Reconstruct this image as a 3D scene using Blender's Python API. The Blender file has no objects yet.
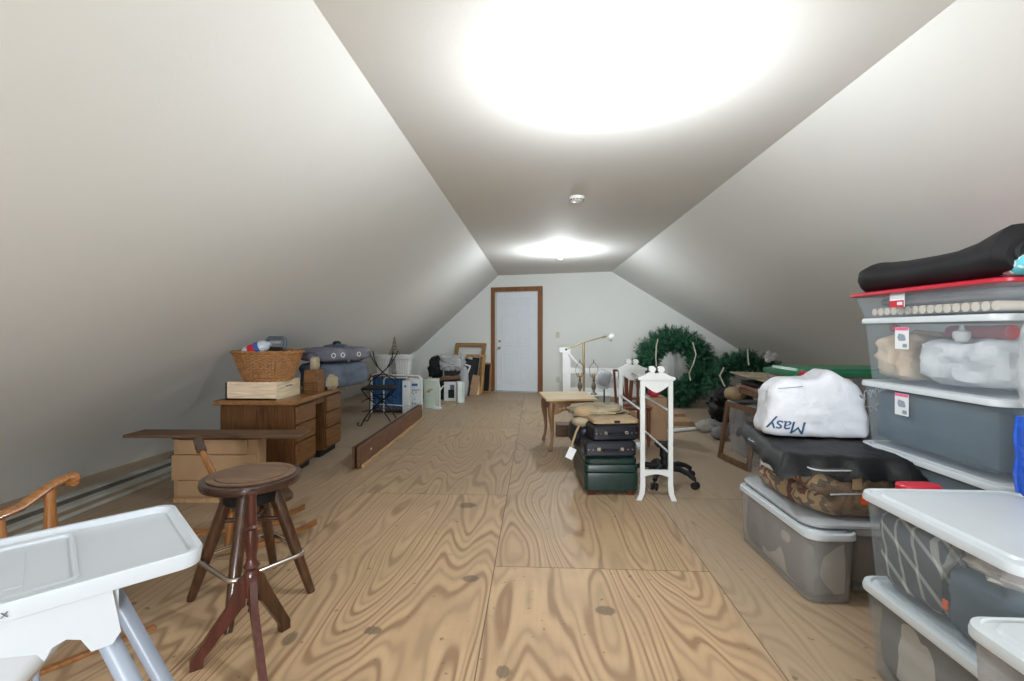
import bpy, bmesh, math, random
from mathutils import Vector, Matrix, noise
PI = math.pi
C = bpy.context.scene
COL = C.collection
R = math.radians
V = Vector

# ------------------------------------------------------------------ materials
def new_mat(name):
    m = bpy.data.materials.new(name); m.use_nodes = True
    nt = m.node_tree; b = nt.nodes['Principled BSDF']
    return m, nt, b

def lk(nt, a, b): nt.links.new(a, b)

def coords(nt, scale=(1, 1, 1), loc=(0, 0, 0), rot=(0, 0, 0)):
    tc = nt.nodes.new('ShaderNodeTexCoord'); mp = nt.nodes.new('ShaderNodeMapping')
    mp.inputs['Scale'].default_value = scale; mp.inputs['Location'].default_value = loc
    mp.inputs['Rotation'].default_value = rot
    lk(nt, tc.outputs['Object'], mp.inputs['Vector'])
    return mp.outputs['Vector']

def noise_tex(nt, vec, scale=5, detail=4, rough=.55, dist=0):
    n = nt.nodes.new('ShaderNodeTexNoise'); n.inputs['Scale'].default_value = scale
    n.inputs['Detail'].default_value = detail; n.inputs['Roughness'].default_value = rough
    n.inputs['Distortion'].default_value = dist
    lk(nt, vec, n.inputs['Vector']); return n.outputs['Fac']

def ramp(nt, fac, stops, interp='LINEAR'):
    r = nt.nodes.new('ShaderNodeValToRGB'); r.color_ramp.interpolation = interp
    e = r.color_ramp.elements
    while len(e) < len(stops): e.new(.5)
    for i, (p, c) in enumerate(stops):
        e[i].position = p; e[i].color = (c[0], c[1], c[2], 1)
    lk(nt, fac, r.inputs['Fac']); return r.outputs['Color']

def math_n(nt, op, a, b=None, clamp=False):
    n = nt.nodes.new('ShaderNodeMath'); n.operation = op; n.use_clamp = clamp
    for i, v in enumerate((a, b)):
        if v is None: continue
        if isinstance(v, (int, float)): n.inputs[i].default_value = v
        else: lk(nt, v, n.inputs[i])
    return n.outputs[0]

def mixc(nt, fac, a, b, mode='MIX'):
    n = nt.nodes.new('ShaderNodeMix'); n.data_type = 'RGBA'; n.blend_type = mode
    ins = [n.inputs[0], n.inputs[6], n.inputs[7]]
    for i, v in zip(ins, (fac, a, b)):
        if isinstance(v, (int, float)): i.default_value = v
        elif isinstance(v, tuple): i.default_value = (v[0], v[1], v[2], 1)
        else: lk(nt, v, i)
    return n.outputs[2]

def bump(nt, b, h, strength=.3, dist=.01):
    n = nt.nodes.new('ShaderNodeBump'); n.inputs['Strength'].default_value = strength
    n.inputs['Distance'].default_value = dist
    lk(nt, h, n.inputs['Height']); lk(nt, n.outputs['Normal'], b.inputs['Normal'])

def sh(c, k): return tuple(min(1, x * k) for x in c)

def plain(name, c, rough=.5, metal=0, var=.12, scale=6, bs=0, coat=0):
    m, nt, b = new_mat(name)
    v = coords(nt)
    n = noise_tex(nt, v, scale, 3)
    lk(nt, ramp(nt, n, [(.3, sh(c, 1 - var)), (.7, sh(c, 1 + var))]), b.inputs['Base Color'])
    b.inputs['Roughness'].default_value = rough; b.inputs['Metallic'].default_value = metal
    b.inputs['Coat Weight'].default_value = coat
    if bs: bump(nt, b, noise_tex(nt, v, scale * 6, 3), bs, .004)
    return m

def wood(name, c1, c2, axis=1, rough=.45, scale=1.0, coat=0):
    m, nt, b = new_mat(name)
    s = [14 * scale] * 3; s[axis] = 1.2 * scale
    v = coords(nt, tuple(s))
    n1 = noise_tex(nt, v, 1.2, 5, .6, .6)
    v2 = coords(nt, tuple(x * 5 for x in s))
    n2 = noise_tex(nt, v2, 1.0, 2)
    base = ramp(nt, n1, [(.3, c1), (.48, c2), (.55, sh(c1, .9)), (.7, c2)])
    lk(nt, mixc(nt, .35, base, ramp(nt, n2, [(.35, sh(c1, .6)), (.6, sh(c2, 1.1))])), b.inputs['Base Color'])
    b.inputs['Roughness'].default_value = rough; b.inputs['Coat Weight'].default_value = coat
    bump(nt, b, n2, .08, .002)
    return m

def translucent(name, c, alpha=.5, rough=.3):
    m, nt, b = new_mat(name)
    b.inputs['Base Color'].default_value = (*c, 1); b.inputs['Roughness'].default_value = rough
    n = noise_tex(nt, coords(nt), 3, 2)
    lk(nt, ramp(nt, n, [(.3, sh(c, .95)), (.7, sh(c, 1.05))]), b.inputs['Base Color'])
    b.inputs['Alpha'].default_value = alpha
    return m

def film(name, c, alpha=.35, rough=.12, bs=.8):
    m = translucent(name, c, alpha, rough); nt = m.node_tree; b = nt.nodes['Principled BSDF']
    bump(nt, b, noise_tex(nt, coords(nt), 14, 5, .7, 1.5), bs, .03)
    return m

def emis(name, c, s):
    m, nt, b = new_mat(name)
    b.inputs['Base Color'].default_value = (*c, 1)
    b.inputs['Emission Color'].default_value = (*c, 1); b.inputs['Emission Strength'].default_value = s
    return m

def fabric(name, cols, scale=3, rough=.9, pattern='noise', bs=.4):
    m, nt, b = new_mat(name)
    v = coords(nt)
    k = len(cols)
    if pattern == 'noise':
        f = noise_tex(nt, v, scale, 3, .5, .8)
        col = ramp(nt, f, [(.32 + .36 * i / max(1, k - 1), c) for i, c in enumerate(cols)], 'LINEAR')
    elif pattern == 'patch':
        f = noise_tex(nt, v, scale, 2, .5, .6)
        col = ramp(nt, f, [(.30 + .36 * i / k, c) for i, c in enumerate(cols)], 'CONSTANT')
    elif pattern == 'plaid':
        sep = nt.nodes.new('ShaderNodeSeparateXYZ'); d = coords(nt, (scale, scale, scale), rot=(.5, .4, .6)); lk(nt, d, sep.inputs[0])
        a = math_n(nt, 'GREATER_THAN', math_n(nt, 'SINE', math_n(nt, 'MULTIPLY', sep.outputs[0], 6.28)), .86)
        c_ = math_n(nt, 'GREATER_THAN', math_n(nt, 'SINE', math_n(nt, 'MULTIPLY', sep.outputs[1], 6.28)), .86)
        col = mixc(nt, math_n(nt, 'MULTIPLY', math_n(nt, 'ADD', a, c_), .5), cols[0], cols[1])
        f = noise_tex(nt, v, 8, 2)
    lk(nt, col, b.inputs['Base Color']); b.inputs['Roughness'].default_value = rough
    bump(nt, b, noise_tex(nt, v, 9, 4, .6, .6), bs, .02)
    return m

def wall_mat(name, c, seed=0):
    m, nt, b = new_mat(name)
    v = coords(nt, loc=(seed, seed * 2, 0))
    n = noise_tex(nt, v, .9, 4, .6)
    fine = noise_tex(nt, v, 60, 3, .6)
    lk(nt, ramp(nt, n, [(.3, sh(c, .955)), (.7, c)]), b.inputs['Base Color'])
    b.inputs['Roughness'].default_value = .75
    bump(nt, b, fine, .12, .004)
    return m

def plywood_mat():
    m, nt, b = new_mat('plywood_floor')
    tc = nt.nodes.new('ShaderNodeTexCoord'); P = tc.outputs['Object']
    sep = nt.nodes.new('ShaderNodeSeparateXYZ'); lk(nt, P, sep.inputs[0])
    X, Y = sep.outputs[0], sep.outputs[1]
    # sheets 1.12 wide, 2.44 long, staggered by column
    cx = math_n(nt, 'DIVIDE', math_n(nt, 'ADD', X, 11.42), 1.12)
    col = math_n(nt, 'FLOOR', cx)
    stag = math_n(nt, 'MULTIPLY', math_n(nt, 'MODULO', col, 2.0), 1.36)
    cy = math_n(nt, 'DIVIDE', math_n(nt, 'ADD', math_n(nt, 'ADD', Y, stag), 9.71), 2.44)
    row = math_n(nt, 'FLOOR', cy)
    fx = math_n(nt, 'FRACT', cx); fy = math_n(nt, 'FRACT', cy)
    wn = nt.nodes.new('ShaderNodeTexWhiteNoise'); wn.noise_dimensions = '2D'
    cb = nt.nodes.new('ShaderNodeCombineXYZ'); lk(nt, col, cb.inputs[0]); lk(nt, row, cb.inputs[1])
    lk(nt, cb.outputs[0], wn.inputs['Vector'])
    rnd = wn.outputs['Value']
    # grain coordinate per sheet
    gx = math_n(nt, 'MULTIPLY', X, 2.6); gy = math_n(nt, 'MULTIPLY', Y, .42)
    gc = nt.nodes.new('ShaderNodeCombineXYZ'); lk(nt, gx, gc.inputs[0]); lk(nt, gy, gc.inputs[1])
    lk(nt, math_n(nt, 'MULTIPLY', rnd, 37.0), gc.inputs[2])
    n = noise_tex(nt, gc.outputs[0], .8, 2.6, .38, .15)
    ring = math_n(nt, 'SINE', math_n(nt, 'ADD', math_n(nt, 'MULTIPLY', n, 260.0), math_n(nt, 'MULTIPLY', X, 60.0)))
    ring2 = math_n(nt, 'SINE', math_n(nt, 'ADD', math_n(nt, 'MULTIPLY', n, 130.0), math_n(nt, 'MULTIPLY', X, 30.0)))
    band = math_n(nt, 'ADD', math_n(nt, 'MULTIPLY', ring, .3), math_n(nt, 'MULTIPLY', ring2, .2))
    band = math_n(nt, 'ADD', band, .5)
    fine_v = nt.nodes.new('ShaderNodeMapping'); fine_v.inputs['Scale'].default_value = (60, 2.5, 1); lk(nt, P, fine_v.inputs['Vector'])
    fine = noise_tex(nt, fine_v.outputs[0], 1.5, 3)
    light = (.50, .34, .195); dark = (.25, .140, .072)
    col1 = ramp(nt, band, [(.10, dark), (.30, sh(light, .68)), (.46, sh(light, .93)), (.62, light), (.9, sh(light, 1.10))])
    wearn = noise_tex(nt, P, 2.6, 5, .65)
    col1 = mixc(nt, ramp(nt, wearn, [(.42, (0, 0, 0)), (.66, (.55, .55, .55))]), col1, (.36, .245, .145))
    col1 = mixc(nt, math_n(nt, 'MULTIPLY', fine, .35), col1, sh(dark, 1.15))
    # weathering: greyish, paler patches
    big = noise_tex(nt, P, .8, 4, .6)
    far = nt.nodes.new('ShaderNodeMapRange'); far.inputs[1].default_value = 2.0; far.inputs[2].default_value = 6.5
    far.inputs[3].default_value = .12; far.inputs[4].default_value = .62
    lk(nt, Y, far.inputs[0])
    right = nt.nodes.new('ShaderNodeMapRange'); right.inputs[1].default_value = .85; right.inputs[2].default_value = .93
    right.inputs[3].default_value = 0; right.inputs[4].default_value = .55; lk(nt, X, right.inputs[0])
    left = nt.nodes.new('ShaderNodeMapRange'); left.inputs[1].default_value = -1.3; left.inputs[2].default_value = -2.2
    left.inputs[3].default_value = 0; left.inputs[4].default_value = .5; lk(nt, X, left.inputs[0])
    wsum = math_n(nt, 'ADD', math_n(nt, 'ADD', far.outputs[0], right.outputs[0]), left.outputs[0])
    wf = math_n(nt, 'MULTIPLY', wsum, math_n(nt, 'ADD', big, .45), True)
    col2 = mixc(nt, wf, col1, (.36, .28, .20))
    tone = math_n(nt, 'ADD', math_n(nt, 'MULTIPLY', rnd, .16), .90)
    hs = nt.nodes.new('ShaderNodeHueSaturation'); lk(nt, tone, hs.inputs['Value']); lk(nt, col2, hs.inputs['Color'])
    out = hs.outputs['Color']
    # seams
    ex = math_n(nt, 'MINIMUM', fx, math_n(nt, 'SUBTRACT', 1.0, fx)); ex = math_n(nt, 'MULTIPLY', ex, 1.12)
    ey = math_n(nt, 'MINIMUM', fy, math_n(nt, 'SUBTRACT', 1.0, fy)); ey = math_n(nt, 'MULTIPLY', ey, 2.44)
    seam = math_n(nt, 'LESS_THAN', math_n(nt, 'MINIMUM', ex, ey), .0028)
    out = mixc(nt, math_n(nt, 'MULTIPLY', seam, .8), out, (.09, .055, .03))
    # knots and plugs (football patches) with a shape of their own
    knots = [(-.33, 2.36, .05, .036), (-.12, 1.72, .035, .035), (.31, 2.12, .05, .04), (-.68, 1.93, .045, .03), (-1.0, 1.86, .03, .05), (-.49, 3.35, .07, .06), (.62, 4.5, .1, .1)]
    for kx, ky, rx, ry in knots:
        dx = math_n(nt, 'DIVIDE', math_n(nt, 'SUBTRACT', X, kx), rx); dy = math_n(nt, 'DIVIDE', math_n(nt, 'SUBTRACT', Y, ky), ry)
        d2 = math_n(nt, 'SQRT', math_n(nt, 'ADD', math_n(nt, 'MULTIPLY', dx, dx), math_n(nt, 'MULTIPLY', dy, dy)))
        d2 = math_n(nt, 'ADD', d2, math_n(nt, 'MULTIPLY', math_n(nt, 'SUBTRACT', fine, .5), .9))
        k = nt.nodes.new('ShaderNodeMapRange'); k.inputs[1].default_value = .75; k.inputs[2].default_value = 1.0
        k.inputs[3].default_value = .7; k.inputs[4].default_value = 0; lk(nt, d2, k.inputs[0])
        out = mixc(nt, k.outputs[0], out, mixc(nt, fine, (.16, .12, .08), (.05, .035, .02)))
    # scattered dark specks and stains
    sp = noise_tex(nt, P, 22, 2)
    spk = nt.nodes.new('ShaderNodeMapRange'); spk.inputs[1].default_value = .69; spk.inputs[2].default_value = .73; lk(nt, sp, spk.inputs[0])
    out = mixc(nt, math_n(nt, 'MULTIPLY', spk.outputs[0], .6), out, (.1, .065, .04))
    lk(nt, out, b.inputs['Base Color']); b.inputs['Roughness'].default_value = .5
    b.inputs['Specular IOR Level'].default_value = .3
    bump(nt, b, math_n(nt, 'SUBTRACT', band, math_n(nt, 'MULTIPLY', seam, 2.0)), .12, .003)
    return m

M = {}
M['wall'] = wall_mat('painted_drywall', (.78, .80, .775), 1)
M['slope'] = wall_mat('painted_slope', (.745, .75, .73), 3)
M['ceil'] = wall_mat('painted_ceiling', (.725, .72, .695), 5)
M['floor'] = plywood_mat()
M['door'] = plain('door_paint', (.74, .78, .84), .35, var=.02)
M['trim'] = wood('door_trim_wood', (.20, .078, .026), (.27, .11, .04), 2, .4)
M['brass'] = plain('brass', (.55, .42, .20), .3, 1)
M['plate'] = plain('ivory_plate', (.62, .60, .50), .4, var=.03)
M['white'] = plain('white_plastic', (.53, .57, .62), .3, var=.02)
M['whitepaint'] = plain('white_paint', (.58, .59, .58), .4, var=.05)
M['brightwhite'] = plain('bright_white_paint', (.82, .84, .84), .4, var=.03)
M['greytube'] = plain('grey_tube', (.27, .31, .38), .35, var=.05)
M['oakdark'] = wood('dark_oak', (.038, .015, .007), (.085, .034, .013), 2, .3, coat=.3)
M['seatwood'] = wood('worn_seat', (.13, .075, .045), (.22, .135, .085), 0, .4, .7)
M['seatrim'] = plain('seat_rim', (.05, .022, .015), .22, coat=.4)
M['redwood'] = wood('mahogany', (.05, .012, .009), (.085, .02, .013), 2, .3, coat=.3)
M['chrome'] = plain('worn_chrome', (.62, .58, .52), .25, 1)
M['honey'] = wood('honey_wood', (.22, .085, .025), (.33, .14, .042), 0, .35, coat=.3)
M['honeyz'] = wood('honey_wood_upright', (.22, .085, .025), (.33, .14, .042), 2, .35, coat=.3)
M['desk'] = wood('desk_oak', (.08, .032, .010), (.15, .064, .020), 2, .4)
M['desktop'] = wood('desk_top_oak', (.22, .10, .035), (.33, .16, .055), 1, .35)
M['deskface'] = wood('desk_drawer_oak', (.15, .065, .02), (.24, .11, .036), 1, .4)
M['fibre'] = plain('fibreboard', (.36, .22, .115), .6, var=.08, scale=9)
M['plank'] = wood('dark_plank', (.09, .045, .022), (.15, .08, .042), 0, .5)
M['pine'] = wood('pale_pine', (.80, .60, .42), (.86, .70, .52), 0, .5)
M['pineend'] = wood('pale_pine_end', (.74, .61, .41), (.80, .68, .48), 1, .5)
M['black'] = plain('black_matte', (.012, .012, .014), .6)
M['black'].node_tree.nodes['Principled BSDF'].inputs['Specular IOR Level'].default_value = .25
M['blackgloss'] = plain('black_gloss', (.015, .015, .018), .2)
M['iron'] = plain('black_iron', (.012, .012, .014), .4, .6)
M['beam'] = wood('stained_beam', (.10, .04, .018), (.17, .07, .032), 1, .4)
M['ledge'] = wood('ledger_strip', (.40, .24, .12), (.5, .31, .16), 1, .5)
M['wicker'] = plain('wicker', (.34, .155, .05), .5, var=.3, scale=30)
M['carved'] = wood('carved_table_wood', (.15, .07, .03), (.26, .13, .06), 2, .4)
M['tabletop'] = wood('pale_tabletop', (.58, .42, .22), (.68, .50, .28), 0, .35)
M['green_leather'] = plain('green_leather', (.007, .024, .020), .3, var=.2, scale=20, bs=.15)
M['navy'] = plain('navy_case', (.006, .007, .013), .45, var=.2, scale=12, bs=.1)
M['tan'] = plain('tan_cloth', (.36, .26, .15), .8, var=.12, scale=10, bs=.3)
M['khaki'] = fabric('khaki_cloth', [(.20, .16, .10), (.34, .28, .18), (.42, .36, .25)], 6)
M['cardboard'] = plain('cardboard', (.34, .21, .12), .8, var=.12)
M['cherry'] = wood('cherry_chair', (.10, .028, .014), (.17, .05, .025), 2, .3, coat=.3)
M['needle'] = plain('pine_needles', (.022, .115, .055), .5, var=.5, scale=25)
M['needle_dark'] = plain('pine_core', (.008, .04, .02), .8, var=.3, scale=25)
M['cord'] = plain('pale_cord', (.55, .52, .42), .6)
M['trash'] = film('black_trash_bag', (.005, .005, .006), 1.0, .5, .25)
M['trash'].node_tree.nodes['Principled BSDF'].inputs['Specular IOR Level'].default_value = .3
M['bagwhite'] = film('white_carrier_bag', (.58, .59, .63), 1.0, .4, .2)
M['cleanfilm'] = film('clear_film', (.72, .75, .78), .42, .1, 1.0)
M['vinyl'] = film('clear_vinyl', (.55, .55, .55), .06, .06, .3)
M['navyprint'] = plain('navy_print', (.01, .05, .13), .5)
M['bin'] = translucent('frosted_bin', (.42, .50, .56), .15, .25)
M['bin2'] = translucent('frosted_bin_dusty', (.48, .47, .46), .30, .35)
M['binlid'] = plain('bin_lid_white', (.55, .59, .62), .32, var=.03)
M['redlid'] = plain('red_lid', (.50, .015, .035), .35, var=.05)
M['greenlid'] = plain('green_lid', (.01, .16, .07), .35, var=.05)
M['bluegrey'] = fabric('slate_blue_cloth', [(.035, .062, .09), (.06, .10, .14), (.10, .15, .20)], 1.5, bs=.2)
M['plaid'] = fabric('grey_plaid', [(.06, .072, .085), (.62, .62, .58)], 17, pattern='plaid')
M['greycloth'] = fabric('grey_cloth', [(.12, .12, .13), (.22, .215, .22), (.32, .31, .30)], 2.5)
M['greywhite'] = fabric('grey_white_cloth', [(.16, .155, .155), (.22, .215, .21), (.60, .57, .52)], 2.2, pattern='patch')
M['beigecloth'] = fabric('beige_cloth', [(.46, .32, .21), (.62, .47, .34), (.74, .61, .47)], 4)
M['whitecloth'] = fabric('white_bag_contents', [(.55, .58, .62), (.74, .76, .80), (.82, .84, .87)], 8)
M['lace'] = fabric('cream_lace', [(.45, .40, .34), (.60, .56, .50), (.72, .69, .64)], 14)
M['redcloth'] = plain('red_cloth', (.45, .03, .05), .8, var=.15)
M['comforter'] = fabric('patchwork_comforter', [(.12, .025, .02), (.34, .24, .12), (.13, .10, .07), (.40, .29, .15), (.16, .05, .035), (.24, .20, .14)], 6.5, pattern='patch', bs=.5)
M['brownfur'] = fabric('brown_quilt', [(.06, .04, .025), (.20, .13, .08), (.38, .28, .18)], 9, bs=.8)
M['slatefabric'] = fabric('slate_canvas', [(.065, .085, .12), (.10, .125, .17), (.14, .165, .21)], 3, bs=.3)
M['lavfabric'] = fabric('lavender_canvas', [(.10, .10, .135), (.15, .15, .19), (.20, .20, .24)], 3, bs=.3)
M['bluecurtain'] = plain('blue_curtain', (.035, .12, .27), .7, var=.25, scale=5)
M['boxwhite'] = plain('white_card', (.62, .66, .66), .6, var=.06)
M['boxgreen'] = plain('pale_green_card', (.46, .53, .46), .6, var=.1)
M['printblue'] = plain('blue_print', (.02, .10, .32), .5)
M['gold'] = wood('gilt_wood', (.24, .12, .04), (.38, .20, .07), 0, .35)
M['goldlight'] = wood('light_gilt', (.38, .21, .08), (.52, .31, .13), 2, .35)
M['mirrorframe'] = wood('frame_brown', (.10, .05, .025), (.17, .085, .045), 2, .4)
M['tower'] = plain('tower_metal', (.20, .17, .12), .4, .4)
M['glass'] = translucent('glass', (.8, .85, .85), .15, .05)
M['bulb'] = emis('lit_bulb', (1, .97, .92), 30)
M['smoke'] = plain('detector_white', (.82, .82, .80), .4, var=.02)
M['floralA'] = fabric('floral_toy', [(.75, .1, .1), (.12, .55, .62), (.70, .72, .70), (.12, .5, .6)], 18, pattern='patch')
M['bluebag'] = film('blue_plastic', (.01, .09, .55), .92, .2, .6)
M['label'] = plain('paper_label', (.72, .74, .76), .5, var=.03)
M['pink'] = plain('pink_label', (.75, .12, .25), .5)
M['darkprint'] = plain('dark_print', (.08, .10, .13), .5)
M['orange'] = plain('orange_tag', (.85, .12, .02), .5)
M['pinktint'] = translucent('pink_tint', (.72, .45, .60), .6)
M['oldwhite'] = plain('weathered_white_board', (.42, .42, .38), .6, var=.2, scale=4)
M['olddark'] = plain('weathered_dark_board', (.12, .10, .08), .7, var=.3, scale=4)
M['trash2'] = film('grey_clear_bag', (.55, .53, .5), .6, .2, 1)
M['stripe'] = fabric('cream_rolls', [(.74, .66, .52), (.78, .70, .58), (.36, .33, .31)], 3, bs=.1)
M['silver'] = plain('silvery_tray', (.50, .53, .56), .25, .3)

# ------------------------------------------------------------------ mesh builder
class MB:
    def __init__(s): s.bm = bmesh.new()
    def box(s, x0, y0, z0, x1, y1, z1, bev=0, seg=1):
        t = bmesh.new()
        bmesh.ops.create_cube(t, size=1)
        for v in t.verts:
            v.co = V(((x0 + x1) / 2 + v.co.x * (x1 - x0), (y0 + y1) / 2 + v.co.y * (y1 - y0), (z0 + z1) / 2 + v.co.z * (z1 - z0)))
        if bev: bmesh.ops.bevel(t, geom=t.edges[:], offset=bev, segments=seg, affect='EDGES', profile=.5)
        return s.merge(t)
    def merge(s, t, mat=None):
        if mat is not None: bmesh.ops.transform(t, matrix=mat, verts=t.verts)
        me = bpy.data.meshes.new('tmp'); t.to_mesh(me); t.free(); s.bm.from_mesh(me); bpy.data.meshes.remove(me)
        return s
    def add(s, o, mat=None): return s.merge(o.bm, mat)
    def obox(s, c, half, rot, bev=0):
        t = MB().box(-half[0], -half[1], -half[2], half[0], half[1], half[2], bev)
        return s.add(t, Matrix.Translation(c) @ rot.to_4x4())
    def bar(s, a, b, w, h, up=(0, 0, 1), bev=0):
        a = V(a); b = V(b); d = b - a; L = d.length; z = d.normalized(); u = V(up)
        if abs(z.dot(u)) > .98: u = V((0, 1, 0))
        x = u.cross(z).normalized(); y = z.cross(x)
        m = Matrix((x, y, z)).transposed()
        return s.obox((a + b) / 2, (w / 2, h / 2, L / 2), m, bev)
    def loop(s, pts, prev=None):
        vs = [s.bm.verts.new(p) for p in pts]
        if prev:
            n = len(vs)
            for i in range(n):
                s.bm.faces.new((prev[i], prev[(i + 1) % n], vs[(i + 1) % n], vs[i]))
        return vs
    def tube(s, pts, r, n=8, closed=False, cap=True):
        pts = [V(p) for p in pts]; k = len(pts)
        rs = r if isinstance(r, (list, tuple)) else [r] * k
        first = prev = None; nx = None
        for i, p in enumerate(pts):
            if closed: t = pts[(i + 1) % k] - pts[i - 1]
            else: t = pts[min(i + 1, k - 1)] - pts[max(i - 1, 0)]
            t.normalize()
            if nx is None:
                ref = V((0, 0, 1)) if abs(t.z) < .9 else V((1, 0, 0))
                nx = ref.cross(t).normalized()
            else: nx = (nx - t * nx.dot(t)).normalized()
            ny = t.cross(nx)
            ring = [p + (nx * math.cos(2 * PI * j / n) + ny * math.sin(2 * PI * j / n)) * rs[i] for j in range(n)]
            prev2 = s.loop(ring, prev)
            if first is None: first = prev2
            prev = prev2
        if closed:
            for j in range(n): s.bm.faces.new((prev[j], prev[(j + 1) % n], first[(j + 1) % n], first[j]))
        elif cap:
            s.bm.faces.new(list(reversed(first))); s.bm.faces.new(prev)
        return s
    def lathe(s, prof, c=(0, 0, 0), n=24, sx=1, sy=1, cap=True):
        prev = None; first = None
        for r, z in prof:
            ring = [(c[0] + sx * r * math.cos(2 * PI * j / n), c[1] + sy * r * math.sin(2 * PI * j / n), c[2] + z) for j in range(n)]
            prev = s.loop(ring, prev)
            if first is None: first = prev
        if cap:
            s.bm.faces.new(list(reversed(first))); s.bm.faces.new(prev)
        return s
    def turned(s, a, b, prof, n=12):     # prof: (t, radius) along a-b
        a = V(a); b = V(b)
        return s.tube([a + (b - a) * t for t, r in prof], [r for t, r in prof], n)
    def rr(s, rings, n=6, cap0=True, cap1=True):   # rings: (w, d, r, z, cx, cy)
        prev = first = None
        for w, d, r, z, cx, cy in rings:
            pts = []
            for qx, qy, a0 in ((1, 1, 0), (-1, 1, 90), (-1, -1, 180), (1, -1, 270)):
                for k in range(n + 1):
                    a = R(a0 + 90 * k / n)
                    pts.append((cx + qx * (w / 2 - r) + r * math.cos(a), cy + qy * (d / 2 - r) + r * math.sin(a), z))
            prev = s.loop(pts, prev)
            if first is None: first = prev
        if cap0: s.bm.faces.new(list(reversed(first)))
        if cap1: s.bm.faces.new(prev)
        return s
    def prism(s, poly, a, b, axis=1):    # poly of 2D points extruded along axis from a to b
        def P(u, v, w):
            return {0: (w, u, v), 1: (u, w, v), 2: (u, v, w)}[axis]
        l0 = s.loop([P(u, v, a) for u, v in poly]); l1 = s.loop([P(u, v, b) for u, v in poly], l0)
        s.bm.faces.new(list(reversed(l0))); s.bm.faces.new(l1)
        return s
    def blob(s, c, half, p=2.6, amp=.06, fr=3, seed=0, n=28, flat=True):
        t = bmesh.new(); bmesh.ops.create_uvsphere(t, u_segments=n, v_segments=n // 2 + 2, radius=1)
        for v in t.verts:
            d = v.co.normalized()
            k = (abs(d.x) ** p + abs(d.y) ** p + abs(d.z) ** p) ** (-1 / p)
            q = V((d.x * half[0], d.y * half[1], d.z * half[2])) * k
            nz = noise.fractal((d + V((seed, seed * .7, 0))) * fr, .8, 2, 4)
            q *= 1 + amp * nz
            if flat: q.z = max(q.z, -half[2])
            v.co = q + V(c)
        return s.merge(t)
    def build(s, name, mat, parent=None, smooth=True, loc=None, ang=40):
        bmesh.ops.remove_doubles(s.bm, verts=s.bm.verts, dist=1e-6)
        bmesh.ops.recalc_face_normals(s.bm, faces=s.bm.faces)
        me = bpy.data.meshes.new(name)
        if smooth:
            lim = R(ang)
            for e in s.bm.edges:
                if len(e.link_faces) != 2 or e.calc_face_angle(0) > lim: e.smooth = False
            for f in s.bm.faces: f.smooth = True
        s.bm.to_mesh(me); s.bm.free()
        o = bpy.data.objects.new(name, me); COL.objects.link(o)
        me.materials.append(M[mat] if isinstance(mat, str) else mat)
        if parent: o.parent = parent
        if loc: o.location = loc
        return o

def thing(name, label, cat, loc=(0, 0, 0), rz=0, group=None, rx=0, ry=0):
    o = bpy.data.objects.new(name, None); COL.objects.link(o)
    o.location = loc; o.rotation_euler = (rx, ry, rz); o['label'] = label; o['category'] = cat
    if group: o['group'] = group
    return o
def tag(o, label, cat, group=None, kind=None):
    o['label'] = label; o['category'] = cat
    if group: o['group'] = group
    if kind: o['kind'] = kind
    return o
def struct(o): o['kind'] = 'structure'; return o
def dup(root, loc, rz, label=None, group=None):
    def cp(o, par):
        c = o.copy(); COL.objects.link(c); c.parent = par
        for ch in [x for x in COL.objects if x.parent == o]: cp(ch, c)
        return c
    r = cp(root, None); r.location = loc; r.rotation_euler.z = rz
    if label: r['label'] = label
    if group: r['group'] = group
    return r
def text_mesh(txt, size, name, mat, parent, mtx, extrude=.0008, space=1, shear=0):
    cu = bpy.data.curves.new('txt', 'FONT'); cu.body = txt; cu.size = size; cu.extrude = extrude
    cu.space_character = space; cu.shear = shear; cu.align_x = 'CENTER'; cu.align_y = 'CENTER'
    ob = bpy.data.objects.new('txt', cu); COL.objects.link(ob)
    dg = bpy.context.evaluated_depsgraph_get()
    me = bpy.data.meshes.new_from_object(ob.evaluated_get(dg)); bpy.data.objects.remove(ob)
    me.transform(mtx); me.materials.clear(); me.materials.append(M[mat])
    o = bpy.data.objects.new(name, me); COL.objects.link(o); o.parent = parent
    return o

# ------------------------------------------------------------------ room
YB, YF = -4.0, 10.9
SL, SR = .835, .68                       # slopes
XL, XR = -.775, 1.46                     # ceiling creases
ZC = 2.4
FL, FR = XL - ZC / SL, XR + ZC / SR      # where the slopes meet the floor
struct(MB().box(FL - .6, YB, -.12, FR + .3, YF, 0).build('floor', 'floor', smooth=False))
struct(MB().box(XL, YB, ZC, XR, YF, ZC + .12).build('ceiling', 'ceil', smooth=False))
lw = MB(); NY, NZ = 30, 14; ga = []; gb = []
for j in range(NY + 1):           # slightly bellied old drywall, foot drifting outwards towards the viewer
    y = YB + (YF - YB) * j / NY
    foot = -3.50 - .36 * min(1, max(0, (9.0 - y) / 5.0)); B = .27 * math.exp(-((y - 4.3) / 1.7) ** 2) + .02
    ra, rb = [], []
    for k in range(NZ + 1):
        q = k / NZ; x = XL + (foot - XL) * q - B * math.sin(PI * q) * (.4 + .6 * q) * 1.15; z = ZC * (1 - q)
        ra.append(lw.bm.verts.new((x, y, z))); rb.append(lw.bm.verts.new((x - .10, y, z + .06 if k < NZ else z)))
    ga.append(ra); gb.append(rb)
for j in range(NY):
    for k in range(NZ):
        lw.bm.faces.new((ga[j][k], ga[j + 1][k], ga[j + 1][k + 1], ga[j][k + 1])); lw.bm.faces.new((gb[j][k], gb[j][k + 1], gb[j + 1][k + 1], gb[j + 1][k]))
    for k in (0, NZ): lw.bm.faces.new((ga[j][k], gb[j][k], gb[j + 1][k], ga[j + 1][k]))
struct(lw.build('wall_left', 'slope'))
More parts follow.
